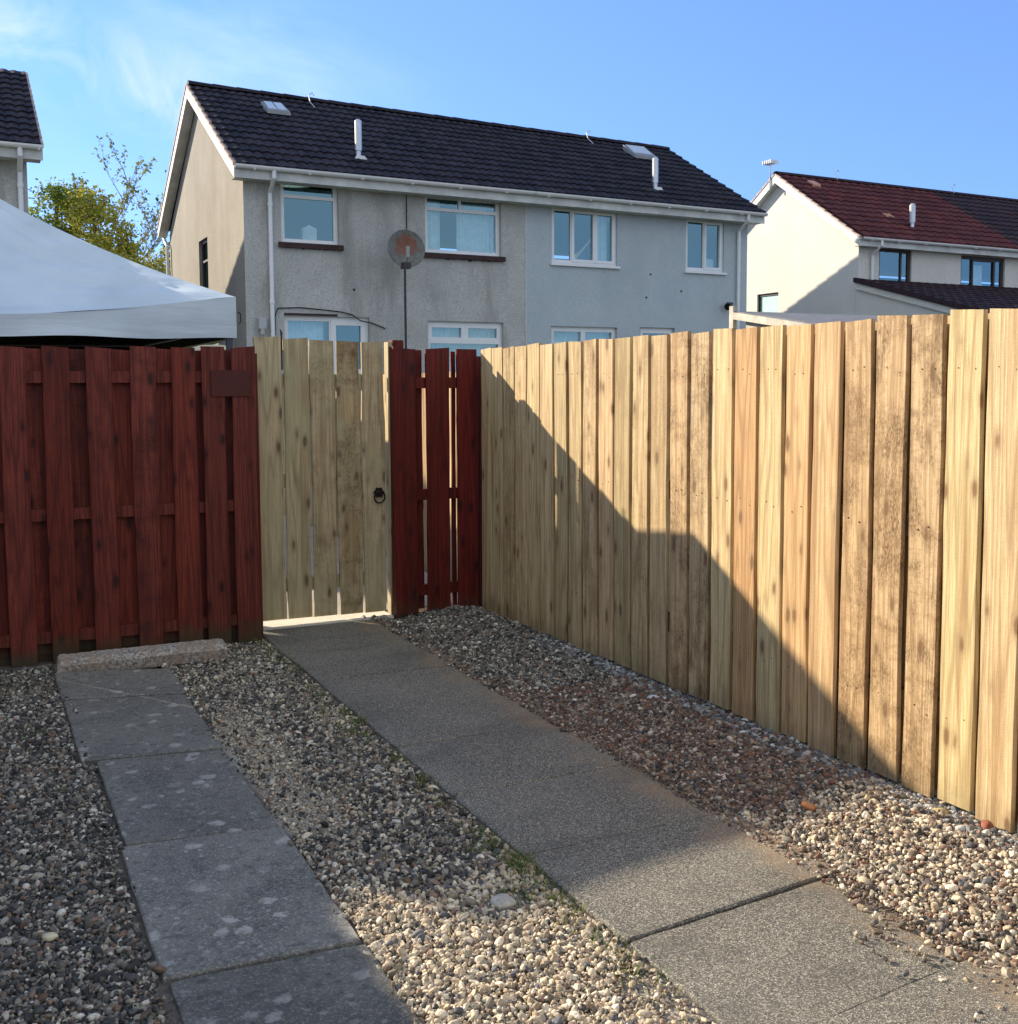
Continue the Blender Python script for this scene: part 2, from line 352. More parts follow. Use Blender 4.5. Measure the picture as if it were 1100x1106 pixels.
def slab_right_mat():
    m = NT('exposed_aggregate_slab', 0.85, 0.3); v = m.co(); oi = m.n('ObjectInfo')
    vr = m.vadd(v, oi.outputs['Location'])
    sx = m.n('SeparateXYZ'); m.l(vr, sx.inputs[0])
    f = m.noise(vr, 2.0, 5, .6, .5)
    cell = m.n('TexVoronoi'); cell.inputs['Scale'].default_value = 300; m.l(vr, cell.inputs['Vector'])
    sc = m.n('SeparateColor'); m.l(cell.outputs['Color'], sc.inputs[0])
    base = m.mix(m.rng(f, .32, .68), (.085, .083, .076), (.140, .133, .115))
    c = m.mix(m.rng(sc.outputs[0], .5, 1.0, 0, .85), base, (.50, .46, .37))
    c = m.mix(m.rng(sc.outputs[1], .68, 1.0, 0, .9), c, (.03, .03, .028))
    # sand washed out of the gravel along the right edge
    e = m.math('ADD', sx.outputs[0], m.rng(m.noise(vr, 2.7, 5, .7), 0, 1, -.42, .42))
    sand = m.math('MULTIPLY', m.rng(e, 2.20, 2.50, 0, 1, True), m.rng(m.noise(vr, 30, 3), .25, .6, .35, 1))
    c = m.mix(m.math('MULTIPLY', sand, .75), c, (.27, .19, .115))
    dk = m.rng(m.noise(m.mapv(vr, (1.2, 2.2, 1)), 1.3, 4), .52, .68, 0, .35)
    c = m.mix(dk, c, (.055, .052, .05))
    wh = m.math('MULTIPLY', m.rng(m.noise(m.mapv(vr, (2.5, 7, 1), rot=(0, 0, .5)), 2.2, 5, .7), .66, .76, 0, .4), 1.0)
    c = m.mix(wh, c, (.40, .37, .31))
    m.color(c); m.bump(cell.outputs['Distance'], .5, .003); return m.m
SL = slab_left_mat(); SR = slab_right_mat()
def slab(name, pts, top, mat, label, seed, group, th=.075):
    """paving slab with softened, slightly chipped arris"""
    rnd = random.Random(seed); n = 14; ring = []
    cx = sum(p[0] for p in pts) / 4; cy = sum(p[1] for p in pts) / 4
    for k in range(4):
        a = pts[k]; b = pts[(k + 1) % 4]
        for i in range(n):
            t = i / n; wob = rnd.uniform(-.0022, .0022)
            x = a[0] + (b[0] - a[0]) * t; y = a[1] + (b[1] - a[1]) * t
            d = sqrt((b[0] - a[0]) ** 2 + (b[1] - a[1]) ** 2); nx = (b[1] - a[1]) / d; ny = -(b[0] - a[0]) / d
            if i == 0: x += (cx - x) * .01; y += (cy - y) * .01
            ring.append((x + nx * wob, y + ny * wob))
    tz = [rnd.uniform(-.003, .003) for _ in range(3)]
    def zt(x, y): return top + tz[0] + tz[1] * (x - cx) * 2 + tz[2] * (y - cy) * 2
    m = MB(); N = len(ring)
    A = [m.vert(x, y, top - th) for x, y in ring]; B = [m.vert(x, y, zt(x, y) - .005) for x, y in ring]
    Cc = [m.vert(x + (cx - x) / abs(sqrt((cx - x) ** 2 + (cy - y) ** 2)) * .006, y + (cy - y) / sqrt((cx - x) ** 2 + (cy - y) ** 2) * .006, zt(x, y)) for x, y in ring]
    for i in range(N):
        j = (i + 1) % N; m.p.append([A[i], A[j], B[j], B[i]]); m.p.append([B[i], B[j], Cc[j], Cc[i]])
    m.p.append(Cc); m.p.append(A[::-1])
    o = m.build(name, mat, origin=(cx, cy, 0)); tag(o, label, 'paving slab', group)
    return o
GL = 'worn grey slabs of the left path'; GR = 'speckled slabs of the path to the gate'
LS = [((.36, .96), 6.54, 6.36, 5.955, 5.815, .36, 'short darkest worn slab against the concrete kerb block, narrow left path'),
      ((.365, .945), 5.93, 5.79, 4.945, 4.85, .37, 'worn dark slab next after the short end slab, its corner stepping out left of the slab before it'),
      ((.425, .945), 4.925, 4.83, 3.945, 3.87, .42, 'middle worn slab of the narrow left path, with few pale spots'),
      ((.405, .955), 3.935, 3.86, 2.985, 2.945, .39, 'worn slab with the most pale lichen blotches, second nearest on the left path'),
      ((.42, .965), 2.975, 2.935, 1.98, 1.98, .4, 'nearest worn slab of the narrow left path, cut by the bottom of the photo')]
for k, (xx, ya, yb, yc, yd, _, lab) in enumerate(LS):
    slab('paving_slab', [(xx[0], yc), (xx[1], yd), (xx[1], yb), (xx[0], ya)], (.006, .001, -.004, -.004, -.009)[k], SL, lab, 20 + k, GL)
for k in range(2):
    y1 = 1.97 - k * .99
    slab('paving_slab', [(.42, y1 - .98), (.96, y1 - .98), (.96, y1), (.42, y1)], 0, SL, 'worn grey slab of the left path, nearer than the photo shows', 40 + k, GL)
RJ = [7.10, 6.32, 5.72, 5.12, 4.50, 3.86, 3.24, 2.615, 2.04, 1.42, .8]
RL = ['slab at the foot of the gate, start of the wide path', 'second slab out from the gate on the wide speckled path', 'third slab out from the gate on the wide speckled path', 'fourth slab out from the gate, sand along its right edge',
      'fifth slab out from the gate, fully in shade, sand along its right edge', 'sixth slab out from the gate, between all-shaded slabs and the half-sunlit one', 'slab half in sun and half in shade, next to the open joint', 'sunlit slab between the two open joints, with a pale scrape',
      'nearest speckled slab at the bottom right corner, loose pebbles on it', 'speckled slab of the wide path nearer than the photo shows']
for k in range(10):
    gap = .002 if k < 6 else .004
    dz = 0.0 if k < 7 else (-.006 if k == 7 else .004)
    y1 = RJ[k] - gap; y0 = RJ[k + 1] + gap
    sk = .035 if k >= 6 else 0
    skb = .035 if k >= 5 else 0
    if k == 6: skt = 0
    tl = y1 - (0.03 if k >= 7 else 0); tr = y1 + (0.05 if k >= 7 else 0)
    bl = y0 - (0.03 if k >= 6 else 0); br = y0 + (0.05 if k >= 6 else 0)
    slab('paving_slab', [(1.632, bl), (2.515, br), (2.515, tr), (1.632, tl)], dz, SR, RL[k], 60 + k, GR)
# threshold at the gate
th = MB(); th.box(1.665, 2.575, 7.11, 7.34, -.2, .006)
tag(th.build('door_sill', paving_mat('pale_cement', (.55, .50, .42), (.66, .60, .50)), origin=(2.1, 7.2, 0)), 'bare pale cement sill under the timber gate', 'sill')
# kerb block lying before the red fence
def kerb_mat():
    m = NT('rough_kerb_concrete', .9, .25); v = m.co(); s = m.noise(v, 60, 4, .75); s2 = m.noise(v, 9, 3)
    c = m.mix(m.rng(s, .38, .62), (.10, .095, .085), (.55, .50, .44)); c = m.mix(m.rng(s2, .4, .65, 0, .6), c, (.30, .22, .16))
    m.color(c); m.bump(s, .9, .006); return m.m
kb = MB()
def kerb_pt(u, v):
    prof = [(0, 0), (0, .045), (.022, .068), (.10, .075), (.13, .075), (.13, 0)]
    return None
n = 40; rnd = random.Random(5); rows = []
prof = [(0, -.02), (-.004, .04), (.03, .068), (.13, .078), (.15, .07), (.15, -.02)]
for i in range(n + 1):
    t = i / n; x = .375 + .925 * t; yb = 6.53 - .075 * t; zt = 1 if i not in (0, n) else .9
    rows.append([kb.vert(x + (.012 if q > .05 and i == 0 else 0), yb + p + rnd.uniform(-.002, .002), q * zt + .004 * t * 4 + rnd.uniform(-.002, .002)) for p, q in prof])
for i in range(n):
    for k in range(6): j = (k + 1) % 6; kb.p.append([rows[i][k], rows[i][j], rows[i + 1][j], rows[i + 1][k]])
kb.p.append(rows[0][::-1]); kb.p.append(rows[-1])
tag(kb.build('kerb_block', kerb_mat(), origin=(.85, 6.5, 0)), 'rough concrete kerb block lying across the end of the narrow left path', 'kerb block')

# ------------------------------------------------------------------ fences
PALE = wood('pale_timber', (.45, .305, .155), (.68, .515, .31), (.17, .10, .045), (.16, .08, .035), stain=1.0, tonevar=.42)
PALE2 = wood('greenish_treated_timber', (.40, .31, .175), (.60, .49, .31), (.13, .085, .045), (.12, .07, .04), stain=.75, tonevar=.35, green=(.43, .40, .23))
RED = wood('red_stained_timber', (.110, .018, .013), (.250, .050, .032), (.022, .007, .007), (.022, .006, .006), stain=.75, tonevar=.5, rough=.62, mud=.8)
DEEP = wood('deep_red_timber', (.085, .007, .005), (.20, .018, .011), (.02, .005, .005), (.022, .005, .005), stain=.6, tonevar=.45, rough=.6)
DARKRAIL = wood('brown_timber', (.14, .085, .05), (.20, .13, .08), (.05, .03, .02), (.05, .03, .02))

# pale fence on the right: board line along y; a = distance along -y
# value, stain and tone of the boards whose look stands out in the photo
BOARDS = {8: (.55, .75, .3), 11: (.6, .7, .2), 13: (.5, .95, .5), 14: (.45, .98, .35), 15: (.95, .1, .1), 16: (.8, .35, .95), 17: (.95, .1, .05), 18: (.8, .2, .7), 19: (.75, .3, .55), 20: (.45, .92, .55), 21: (.5, 1.0, .5), 22: (.35, 1.0, .45), 23: (1.0, .0, .0), 24: (.8, .4, .3)}
def right_fence():
    root = empty('timber_fence', (XW + .04, 3.5, 0), 'tall new pale timber fence along the right side of the gravel', 'fence')
    front = MB(); back = MB()
    by = [7.05 - .1785 * k for k in range(44)]
    for k in range(len(by) - 1):
        yc = (by[k] + by[k + 1]) / 2
        w_ = .1785 - (.013 if k < 6 else .020 + .010 * random.random())
        top = 1.848 + random.uniform(-.006, .006); bot = .022 + random.uniform(-.012, .008)
        front.plank(w_, (bot, top), .019, lambda a, b, z, yc=yc: (XW + b, yc - a, z), 100 + k, ragged=.0028, cur=BOARDS.get(k) or (random.uniform(.1, .8), random.uniform(.2, .9), random.uniform(0, .45)))
    for k in range(len(by) - 1):
        yc = by[k + 1]
        back.plank(.147, (.03, 1.84), .019, lambda a, b, z, yc=yc: (XW + .067 + b, yc - a, z), 300 + k, ragged=.002)
    front.build('plank_panel', PALE, root); back.build('rear_plank_panel', PALE, root)
    nl = MB()
    for k in range(6, len(by) - 1):
        yc = (by[k] + by[k + 1]) / 2
        for z in (.345, 1.045, 1.645):
            for dy in (-.035, .03):
                yy, zz = yc + dy + random.uniform(-.012, .012), z + random.uniform(-.018, .018)
                nl.prism([(yy + .0032 * cos(q * pi / 3), zz + .0032 * sin(q * pi / 3)) for q in range(6)], 'x', XW - .0012, XW + .002)
    tag(nl.build('nail_heads', DARKRAIL, root), kind='stuff')
    for z in (.30, 1.0, 1.60):
        r = MB(); r.cur = (.4, .3, .8); r.box(XW + .021, XW + .064, -.65, 7.08, z, z + .09); r.build('rail', DARKRAIL, root)
    for y in (6.98, 5.2, 3.4, 1.6, -.2):
        r = MB(); r.cur = (.3, .2, .5); r.box(XW + .088, XW + .188, y - .05, y + .05, -.3, 1.80); r.build('post', PALE, root)
right_fence()

def board_fence(front, back, yF, root, mat, z0, ztop, seed, bz=0):
    f = MB(); b = MB()
    for k, (x0, x1) in enumerate(front):
        xc = (x0 + x1) / 2; dz = ztop(xc)
        f.plank(x1 - x0, (z0(xc) , dz + random.uniform(-.005, .005)), .018, lambda a, c, z, xc=xc: (xc + a, yF + c, z), seed + k, ragged=.003)
    f.build('plank_panel', mat, root)
    for k, (x0, x1) in enumerate(back):
        xc = (x0 + x1) / 2
        b.plank(x1 - x0, (.03, ztop(xc) - .008 + random.uniform(-.01, .006)), .018, lambda a, c, z, xc=xc: (xc + a, yF + .064 + c, z), seed + 50 + k, ragged=.002)
    if back: b.build('rear_plank_panel', mat, root)

# red fence left of the gate
RFL = empty('red_fence', (0, 6.87, 0), 'dark red stained hit and miss board fence left of the timber gate', 'fence')
fr = [(-1.38, -1.235), (-1.14, -.995), (-.90, -.755), (-.665, -.52), (-.425, -.28), (-.185, -.04), (.150, .292), (.374, .518), (.612, .755), (.858, 1.003), (1.092, 1.235), (1.272, 1.408), (1.450, 1.597)]
fr[5] = (-.16, .03)
bk = [(-1.44, -1.36), (-1.35, -1.12), (-1.11, -.88), (-.87, -.64), (-.63, -.40), (-.39, -.16), (-.15, -.01), (0.0, .172), (.262, .405), (.488, .640), (.728, .880), (.968, 1.112), (1.20, 1.335), (1.385, 1.52), (1.585, 1.60)]
board_fence(fr, bk[:-1], 6.86, RFL, RED, lambda x: -.03 + .02 * max(0, 1 - x), lambda x: 1.822 + .008 * x, 500)
for z in (.10, .82, 1.618):
    r = MB(); r.cur = (.4, .2, .3); r.box(-1.46, 1.60, 6.880, 6.922, z, z + .068); r.build('rail', RED, RFL)
r = MB(); r.cur = (.3, .5, .6); r.box(-1.46, 1.60, 6.931, 6.944, -.1, .10); r.build('light_stop_board', RED, RFL)  # added board, hides lit ground and blocks sun below the fence
for x in (-1.4, .05, 1.585):
    r = MB(); r.box(x - .045, x + .045, 6.945, 7.035, -.3, 1.80); r.build('post', RED, RFL)
# number plate, blank
np_ = MB(); np_.box(1.325, 1.558, 6.848, 6.857, 1.533, 1.692)
tag(np_.build('blank_plate', plain('brown_plate', (.075, .018, .015), .75), origin=(1.44, 6.85, 1.6)), 'blank brown plate near the top right of the red fence', 'plate')

# red section right of the gate
RFR = empty('red_fence', (2.9, 7.1, 0), 'narrow deep red board fence section between the timber gate and the pale fence', 'fence')
board_fence([(2.645, 2.752), (2.828, 2.998), (3.060, 3.212)], [(2.66, 2.822), (2.895, 3.024), (3.040, 3.072)], 7.09, RFR, DEEP, lambda x: .015, lambda x: 1.845, 640)
for z, x1 in ((.13, 3.21), (.80, 3.21), (1.575, 3.21)):
    r = MB(); r.box(2.66, x1, 7.110, 7.152, z, z + .075); r.build('rail', DEEP, RFR)
r = MB(); r.box(2.585, 2.648, 7.082, 7.16, -.3, 1.86); r.box(2.61, 2.69, 7.162, 7.24, -.3, 1.905); r.build('post', DEEP, RFR)
r = MB(); r.box(3.13, 3.33, 7.165, 7.265, -.3, 1.80); r.build('post', DEEP, RFR)

# off-frame side fence on the left, its shadow covers the narrow path
RSF = empty('red_fence', (-1.47, 3.5, 0), 'dark red board fence along the left side of the drive, outside the photo', 'fence')
f = MB()
for k in range(48):
    yc = 6.78 - .155 * k
    f.plank(.17, (.0, 1.845), .018, lambda a, b, z, yc=yc: (-1.47 + b - .0195 * (k % 2), yc + a, z), 800 + k, ragged=.002)
f.build('plank_panel', RED, RSF)
r = MB(); r.box(-1.468, -1.36, 6.77, 6.857, -.3, 1.85); r.build('post', RED, RSF)  # unseen corner post, added to stop sun leaking through the gap
for z in (.3, .9, 1.5):
    r = MB(); r.box(-1.53, -1.491, -.7, 6.84, z, z + .07); r.build('rail', RED, RSF)

GFN = empty('timber_fence', (3.45, 12, 0), 'pale timber fence beyond the gate, glimpsed through the gaps between the gate boards', 'fence')
f = MB()
for k in range(44):
    yc = 7.5 + .178 * k
    f.plank(.172, (.02, 1.70), .019, lambda a, b, z, yc=yc: (3.42 + b, yc - a, z), 1500 + k, ragged=.002, nz=5)
f.build('plank_panel', PALE, GFN)
for z in (.3, 1.3):
    r = MB(); r.box(3.441, 3.485, 7.4, 15.2, z, z + .08); r.build('rail', DARKRAIL, GFN)

# gate
GT = empty('timber_gate', (2.1, 7.2, 0), 'pale five board timber gate with a black ring handle', 'gate')
f = MB()
gx = [(1.672, 1.846), (1.861, 2.024), (2.040, 2.203), (2.219, 2.380), (2.396, 2.553)]
gt = [1.915, 1.908, 1.898, 1.893, 1.892]
for k, (a0, a1) in enumerate(gx):
    xc = (a0 + a1) / 2
    f.plank(a1 - a0, (.042 - .003 * k, gt[k]), .019, lambda a, b, z, xc=xc: (xc + a, 7.19 + b, z), 700 + k, ragged=.0038, cur=[(.75, .35, .30), (.65, .35, .10), (.5, .7, .5), (.35, 1.0, .72), (.6, .6, .42)][k])
f.build('plank_panel', PALE2, GT)
for z in (.22, .92, 1.585):
    r = MB(); r.cur = (.5, .2, .4); r.box(1.69, 2.54, 7.211, 7.251, z, z + .09); r.build('ledge', PALE2, GT)
BLK = plain('black_iron', (.012, .012, .014), .42, .5, .6)
rh = MB(); cx, cz = 2.505, .862
import itertools
def disc(mb, x, y, z, r, t, seg=24, lobes=0):
    pr = [(x + (r * (1 + .12 * cos(lobes * 2 * pi * k / seg)) if lobes else r) * cos(2 * pi * k / seg), z + (r * (1 + .12 * cos(lobes * 2 * pi * k / seg)) if lobes else r) * sin(2 * pi * k / seg)) for k in range(seg)]
    mb.prism(pr, 'y', y - t, y)
disc(rh, cx, 7.186, cz, .034, .008, 36, 6); disc(rh, cx, 7.178, cz, .014, .018)
rh.tube([(cx + .038 * cos(a), 7.165 - .006 * sin(a), cz - .032 + .040 * sin(a)) for a in [2 * pi * k / 24 for k in range(25)]], .0055, 8, False)
rh.build('ring_handle', BLK, GT, smooth=False)
r = MB(); r.tube([(1.853, 7.20, 1.70), (1.853, 7.2, 1.93), (1.847, 7.2, 1.965), (1.858, 7.2, 1.935)], .006, 6); r.build('hook', BLK, GT)
for z in (.25, 1.6):
    r = MB(); r.box(1.64, 2.0, 7.253, 7.258, z + .02, z + .055); r.build('hinge', BLK, GT)
r = MB(); r.cur = (.6, .3, .3); r.box(2.578, 2.612, 7.165, 7.24, -.3, 1.892)
tag(r.build('gate_post', PALE2, origin=(2.6, 7.2, 0)), 'slim greenish square post where the gate latches, beside the deep red boards', 'gate post')
r = MB(); r.cur = (.2, .1, .6); r.box(1.602, 1.655, 7.16, 7.26, -.3, 1.80)
tag(r.build('gate_post', RED, origin=(1.63, 7.2, 0)), 'dark post behind the last red board, on the hinge side of the gate', 'gate post')

# ------------------------------------------------------------------ gravel: pebbles as real stones
def pebble_mat(name):
    m = NT(name, .75, .35)
    a = m.attr('tint', 'INSTANCER'); v = m.co()
    f = m.noise(v, 1.7, 4, .6)
    hs = m.n('HueSaturation'); m.l(a.outputs['Color'], hs.inputs['Color']); m.l(m.rng(f, .3, .7, .75, 1.25), hs.inputs['Value'])
    m.color(hs.outputs[0]); m.bump(m.noise(v, 6, 4), .25, .2); return m.m
PEB = pebble_mat('pebble')
import bmesh
peb_col = bpy.data.collections.new('pebble_shapes')
for k in range(10):
    rnd = random.Random(900 + k); b = bmesh.new(); bmesh.ops.create_icosphere(b, subdivisions=2, radius=1)
    ang = k >= 5; off = Vector((k * 9.1, 3, 1))
    planes = [Vector((rnd.gauss(0, 1), rnd.gauss(0, 1), rnd.gauss(0, 1))).normalized() for _ in range(7)]
    ks = (rnd.uniform(.95, 1.25), rnd.uniform(.7, .9), rnd.uniform(.45, .65))
    for v in b.verts:
        c = v.co.copy(); 
        if ang:
            for p in planes:
                d = c.dot(p)
                if d > .72: c -= p * (d - .72)
        c *= 1 + .16 * mnoise.noise(c * 1.3 + off)
        v.co = Vector((c.x * ks[0], c.y * ks[1], c.z * ks[2] * (1.15 if ang else 1)))
    me = bpy.data.meshes.new('pebble_shape'); b.to_mesh(me); b.free()
    me.polygons.foreach_set('use_smooth', [not ang] * len(me.polygons)); me.materials.append(PEB)
    o = bpy.data.objects.new('pebble_shape', me); peb_col.objects.link(o)

def scatter(name, pts, collection, label=None, cat='gravel'):
    """pts: (pos, rot, scale, idx, tint)"""
    me = bpy.data.meshes.new(name); me.from_pydata([p[0] for p in pts], [], [])
    a = me.attributes.new('rot', 'FLOAT_VECTOR', 'POINT'); a.data.foreach_set('vector', [c for p in pts for c in p[1]])
    a = me.attributes.new('scl', 'FLOAT', 'POINT'); a.data.foreach_set('value', [p[2] for p in pts])
    a = me.attributes.new('idx', 'INT', 'POINT'); a.data.foreach_set('value', [p[3] for p in pts])
    a = me.attributes.new('tint', 'FLOAT_COLOR', 'POINT'); a.data.foreach_set('color', [c for p in pts for c in (*p[4], 1.0)])
    o = bpy.data.objects.new(name, me); COL.objects.link(o)
    ng = bpy.data.node_groups.new(name + '_nodes', 'GeometryNodeTree')
    ng.interface.new_socket('Geometry', in_out='INPUT', socket_type='NodeSocketGeometry'); ng.interface.new_socket('Geometry', in_out='OUTPUT', socket_type='NodeSocketGeometry')
    gi = ng.nodes.new('NodeGroupInput'); go = ng.nodes.new('NodeGroupOutput'); ip = ng.nodes.new('GeometryNodeInstanceOnPoints')
    ci = ng.nodes.new('GeometryNodeCollectionInfo'); ci.inputs['Collection'].default_value = collection; ci.inputs['Separate Children'].default_value = True; ci.inputs['Reset Children'].default_value = True
    def na(nm, t):
        x = ng.nodes.new('GeometryNodeInputNamedAttribute'); x.data_type = t; x.inputs['Name'].default_value = nm; return x.outputs['Attribute']
    l = ng.links.new; l(gi.outputs[0], ip.inputs['Points']); l(ci.outputs[0], ip.inputs['Instance']); ip.inputs['Pick Instance'].default_value = True
    l(na('idx', 'INT'), ip.inputs['Instance Index']); l(na('rot', 'FLOAT_VECTOR'), ip.inputs['Rotation']); l(na('scl', 'FLOAT'), ip.inputs['Scale']); l(ip.outputs[0], go.inputs[0])
    md = o.modifiers.new('scatter', 'NODES'); md.node_group = ng
    if label: tag(o, label, cat)
    tag(o, kind='stuff'); return o

def pick(pal, rnd):
    t = rnd.random(); s = 0
    for wgt, c in pal:
        s += wgt
        if t < s: break
    k = rnd.uniform(.5, 1.15)
    return tuple(max(.01, min(.9, x * k)) for x in c)
P_GREY = [(.26, (.14, .132, .118)), (.26, (.055, .055, .052)), (.18, (.26, .235, .19)), (.13, (.44, .40, .32)), (.1, (.24, .16, .11)), (.09, (.64, .60, .50))]  # grey stones, tinted darker to deepen the shaded gravel
P_MID = [(.30, (.56, .45, .31)), (.14, (.18, .155, .12)), (.22, (.66, .56, .41)), (.18, (.76, .66, .50)), (.1, (.30, .21, .15)), (.06, (.14, .14, .15))]  # cream stones, brightened to strengthen the sun patch at the near end
P_RED = [(.28, (.17, .115, .085)), (.2, (.27, .19, .135)), (.2, (.10, .085, .08)), (.12, (.40, .32, .24)), (.12, (.22, .105, .065)), (.08, (.56, .49, .42))]
P_WHITE = [(.25, (.38, .38, .37)), (.3, (.22, .225, .23)), (.12, (.58, .56, .52)), (.33, (.12, .12, .12))]
rp_ = random.Random(33)
def gravel(name, x0, x1, y0, y1, dens, pal_fn, size_fn, skip, ang_fn, label):
    pts = []; step = 1 / sqrt(dens); ny = int((y1 - y0) / step); nx = int((x1 - x0) / step)
    for i in range(nx):
        for j in range(ny):
            x = x0 + (i + rp_.random()) * step * 1.0; y = y0 + (j + rp_.random()) * step
            lift = skip(x, y)
            if lift is None: continue
            s = size_fn(x, y) * rp_.lognormvariate(0, .36)
            s = min(s, .019)
            z = gh(x, y) + s * .35 + rp_.uniform(0, .006) if lift < .01 else .001 + s * .35
            ang = rp_.random() < ang_fn(x, y)
            rot = (rp_.gauss(0, .35), rp_.gauss(0, .35), rp_.uniform(0, 6.28)) if not ang else (rp_.gauss(0, .8), rp_.gauss(0, .8), rp_.uniform(0, 6.28))
            pts.append(((x, y, z), rot, s, rp_.randrange(5) + (5 if ang else 0), pick(pal_fn(x, y), rp_)))
    return scatter(name, pts, peb_col, label)
def nzf(x, y, s, k=0): return mnoise.noise(Vector((x * s, y * s, k)))
# left strip
def sk_left(x, y):
    xe = .36 if y > 4.93 else .415 if y > 3.94 else .395
    if x > xe - .004 + .014 * nzf(x, y, 9):
        return .024 if x < xe + .05 and rp_.random() < .035 else None
    if x < -.25 and rp_.random() < .45: return None
    return 0.0
gravel('gravel', -.9, .42, 1.0, 6.80, 8600, lambda x, y: P_GREY, lambda x, y: .0074, sk_left, lambda x, y: .75, 'cool grey rounded gravel on the left of the narrow path')
def sk_mid(x, y):
    e_ = .962 + .02 * nzf(x, y, 7) - (.03 if 6.0 < y else 0)
    if x < e_: return .024 if x > e_ - .06 and rp_.random() < .04 else None
    if x > 1.615 + .015 * nzf(x, y, 8): return None
    if y > 6.45 and x < 1.3: return None
    if y > 6.83: return None
    if bare(x, y) > .40 and rp_.random() < .90: return None
    return 0.0
gravel('gravel', .93, 1.64, 1.0, 6.85, 9000, lambda x, y: P_MID if y < 3.25 + .15 * nzf(x, y, 3) or rp_.random() < .22 else P_GREY, lambda x, y: .0076 if y < 3.5 else .0070, sk_mid, lambda x, y: .85, 'pale mixed gravel strip between the two paths')  # pale palette follows the sun patch: sunlight put into the pebble colour
# right strip
def redge(y):
    """how far gravel spills over the right edge of the wide path"""
    e = 2.50 - .05 * max(0, min(1, (6.9 - y) / 2)) * 0
    if y < 2.9: e -= .03
    if 3.2 <= y < 4.2: e += .02
    return e
def sk_right(x, y):
    e = redge(y) + .05 * nzf(x, y, 3, 2) + .03 * nzf(x, y, 11, 4)
    if x < e: 
        if y < 2.35 and x > e - .30 and rp_.random() < .06: return .026
        if x > e - .10 and rp_.random() < .14: return .022
        return None
    if x > 3.30: return None
    if y > 7.15: return None
    lift = .026 if x < 2.52 else 0.0
    return lift
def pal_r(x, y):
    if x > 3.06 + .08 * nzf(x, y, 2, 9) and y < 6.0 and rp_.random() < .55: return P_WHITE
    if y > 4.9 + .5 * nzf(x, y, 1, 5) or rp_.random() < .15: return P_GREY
    if y < 3.2 and rp_.random() < .7: return P_MID  # near sunlit end gets paler tints, light painted into the stones
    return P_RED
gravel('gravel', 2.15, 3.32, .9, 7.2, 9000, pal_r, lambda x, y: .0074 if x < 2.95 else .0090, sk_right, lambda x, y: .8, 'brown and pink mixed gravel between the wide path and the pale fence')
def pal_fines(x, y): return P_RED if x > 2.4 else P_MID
def sk_f(x, y):
    if x < .97 or 1.62 < x < 2.40: return None
    if x > 3.25 or (x < 1.62 and y > 6.6): return None
    if x >= 2.4 and x < redge(y) - .12 + .05 * nzf(x, y, 4): return None
    if x < 1.62 and bare(x, y) < .15 + .3 * rp_.random(): return None
    return .021 if 2.35 < x < 2.516 else .002
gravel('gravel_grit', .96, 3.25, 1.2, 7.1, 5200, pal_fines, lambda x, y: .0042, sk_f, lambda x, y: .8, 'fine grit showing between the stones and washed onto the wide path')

# larger single stones
def stone(x, y, s, c, label, sq=(1.2, .8, .6), seed=1, z=0.0):
    b = bmesh.new(); bmesh.ops.create_icosphere(b, subdivisions=3, radius=1)
    for v in b.verts:
        k = 1 + .22 * mnoise.noise(v.co * 1.2 + Vector((seed * 5.3, 0, 0))) + .05 * mnoise.noise(v.co * 5 + Vector((seed, 2, 0)))
        v.co = Vector((v.co.x * sq[0], v.co.y * sq[1], v.co.z * sq[2])) * k * s
    me = bpy.data.meshes.new('stone'); b.to_mesh(me); b.free(); me.polygons.foreach_set('use_smooth', [True] * len(me.polygons))
    me.materials.append(plain('stone_' + label.split()[0], c, .8, .3, 0, .3, 30, .3))
    o = bpy.data.objects.new('stone', me); COL.objects.link(o); o.location = (x, y, z); o.rotation_euler = (0, .1, seed * 1.3); tag(o, label, 'stone')
stone(3.12, 2.83, .030, (.42, .33, .17), 'large smooth yellowish stone in the sun at the foot of the pale fence', seed=2, z=.025)
stone(3.17, 2.66, .026, (.22, .08, .045), 'dark red brown stone at the foot of the pale fence, near the right edge', seed=3, z=.03)
stone(2.745, 3.10, .024, (.40, .17, .07), 'orange brick-coloured stone at the edge of the sunlit gravel on the right', seed=4, z=.022)
stone(.146, 3.355, .019, (.60, .55, .38), 'cream stone lying alone in the grey gravel on the left', seed=5, z=.0)
stone(1.43, 2.99, .038, (.50, .46, .38), 'half buried flat pale stone in the middle gravel', sq=(1.5, 1.0, .5), seed=6, z=-.016)
stone(3.02, 4.55, .035, (.55, .56, .58), 'white stone beside the foot of the pale fence, in shade', seed=7, z=.02)

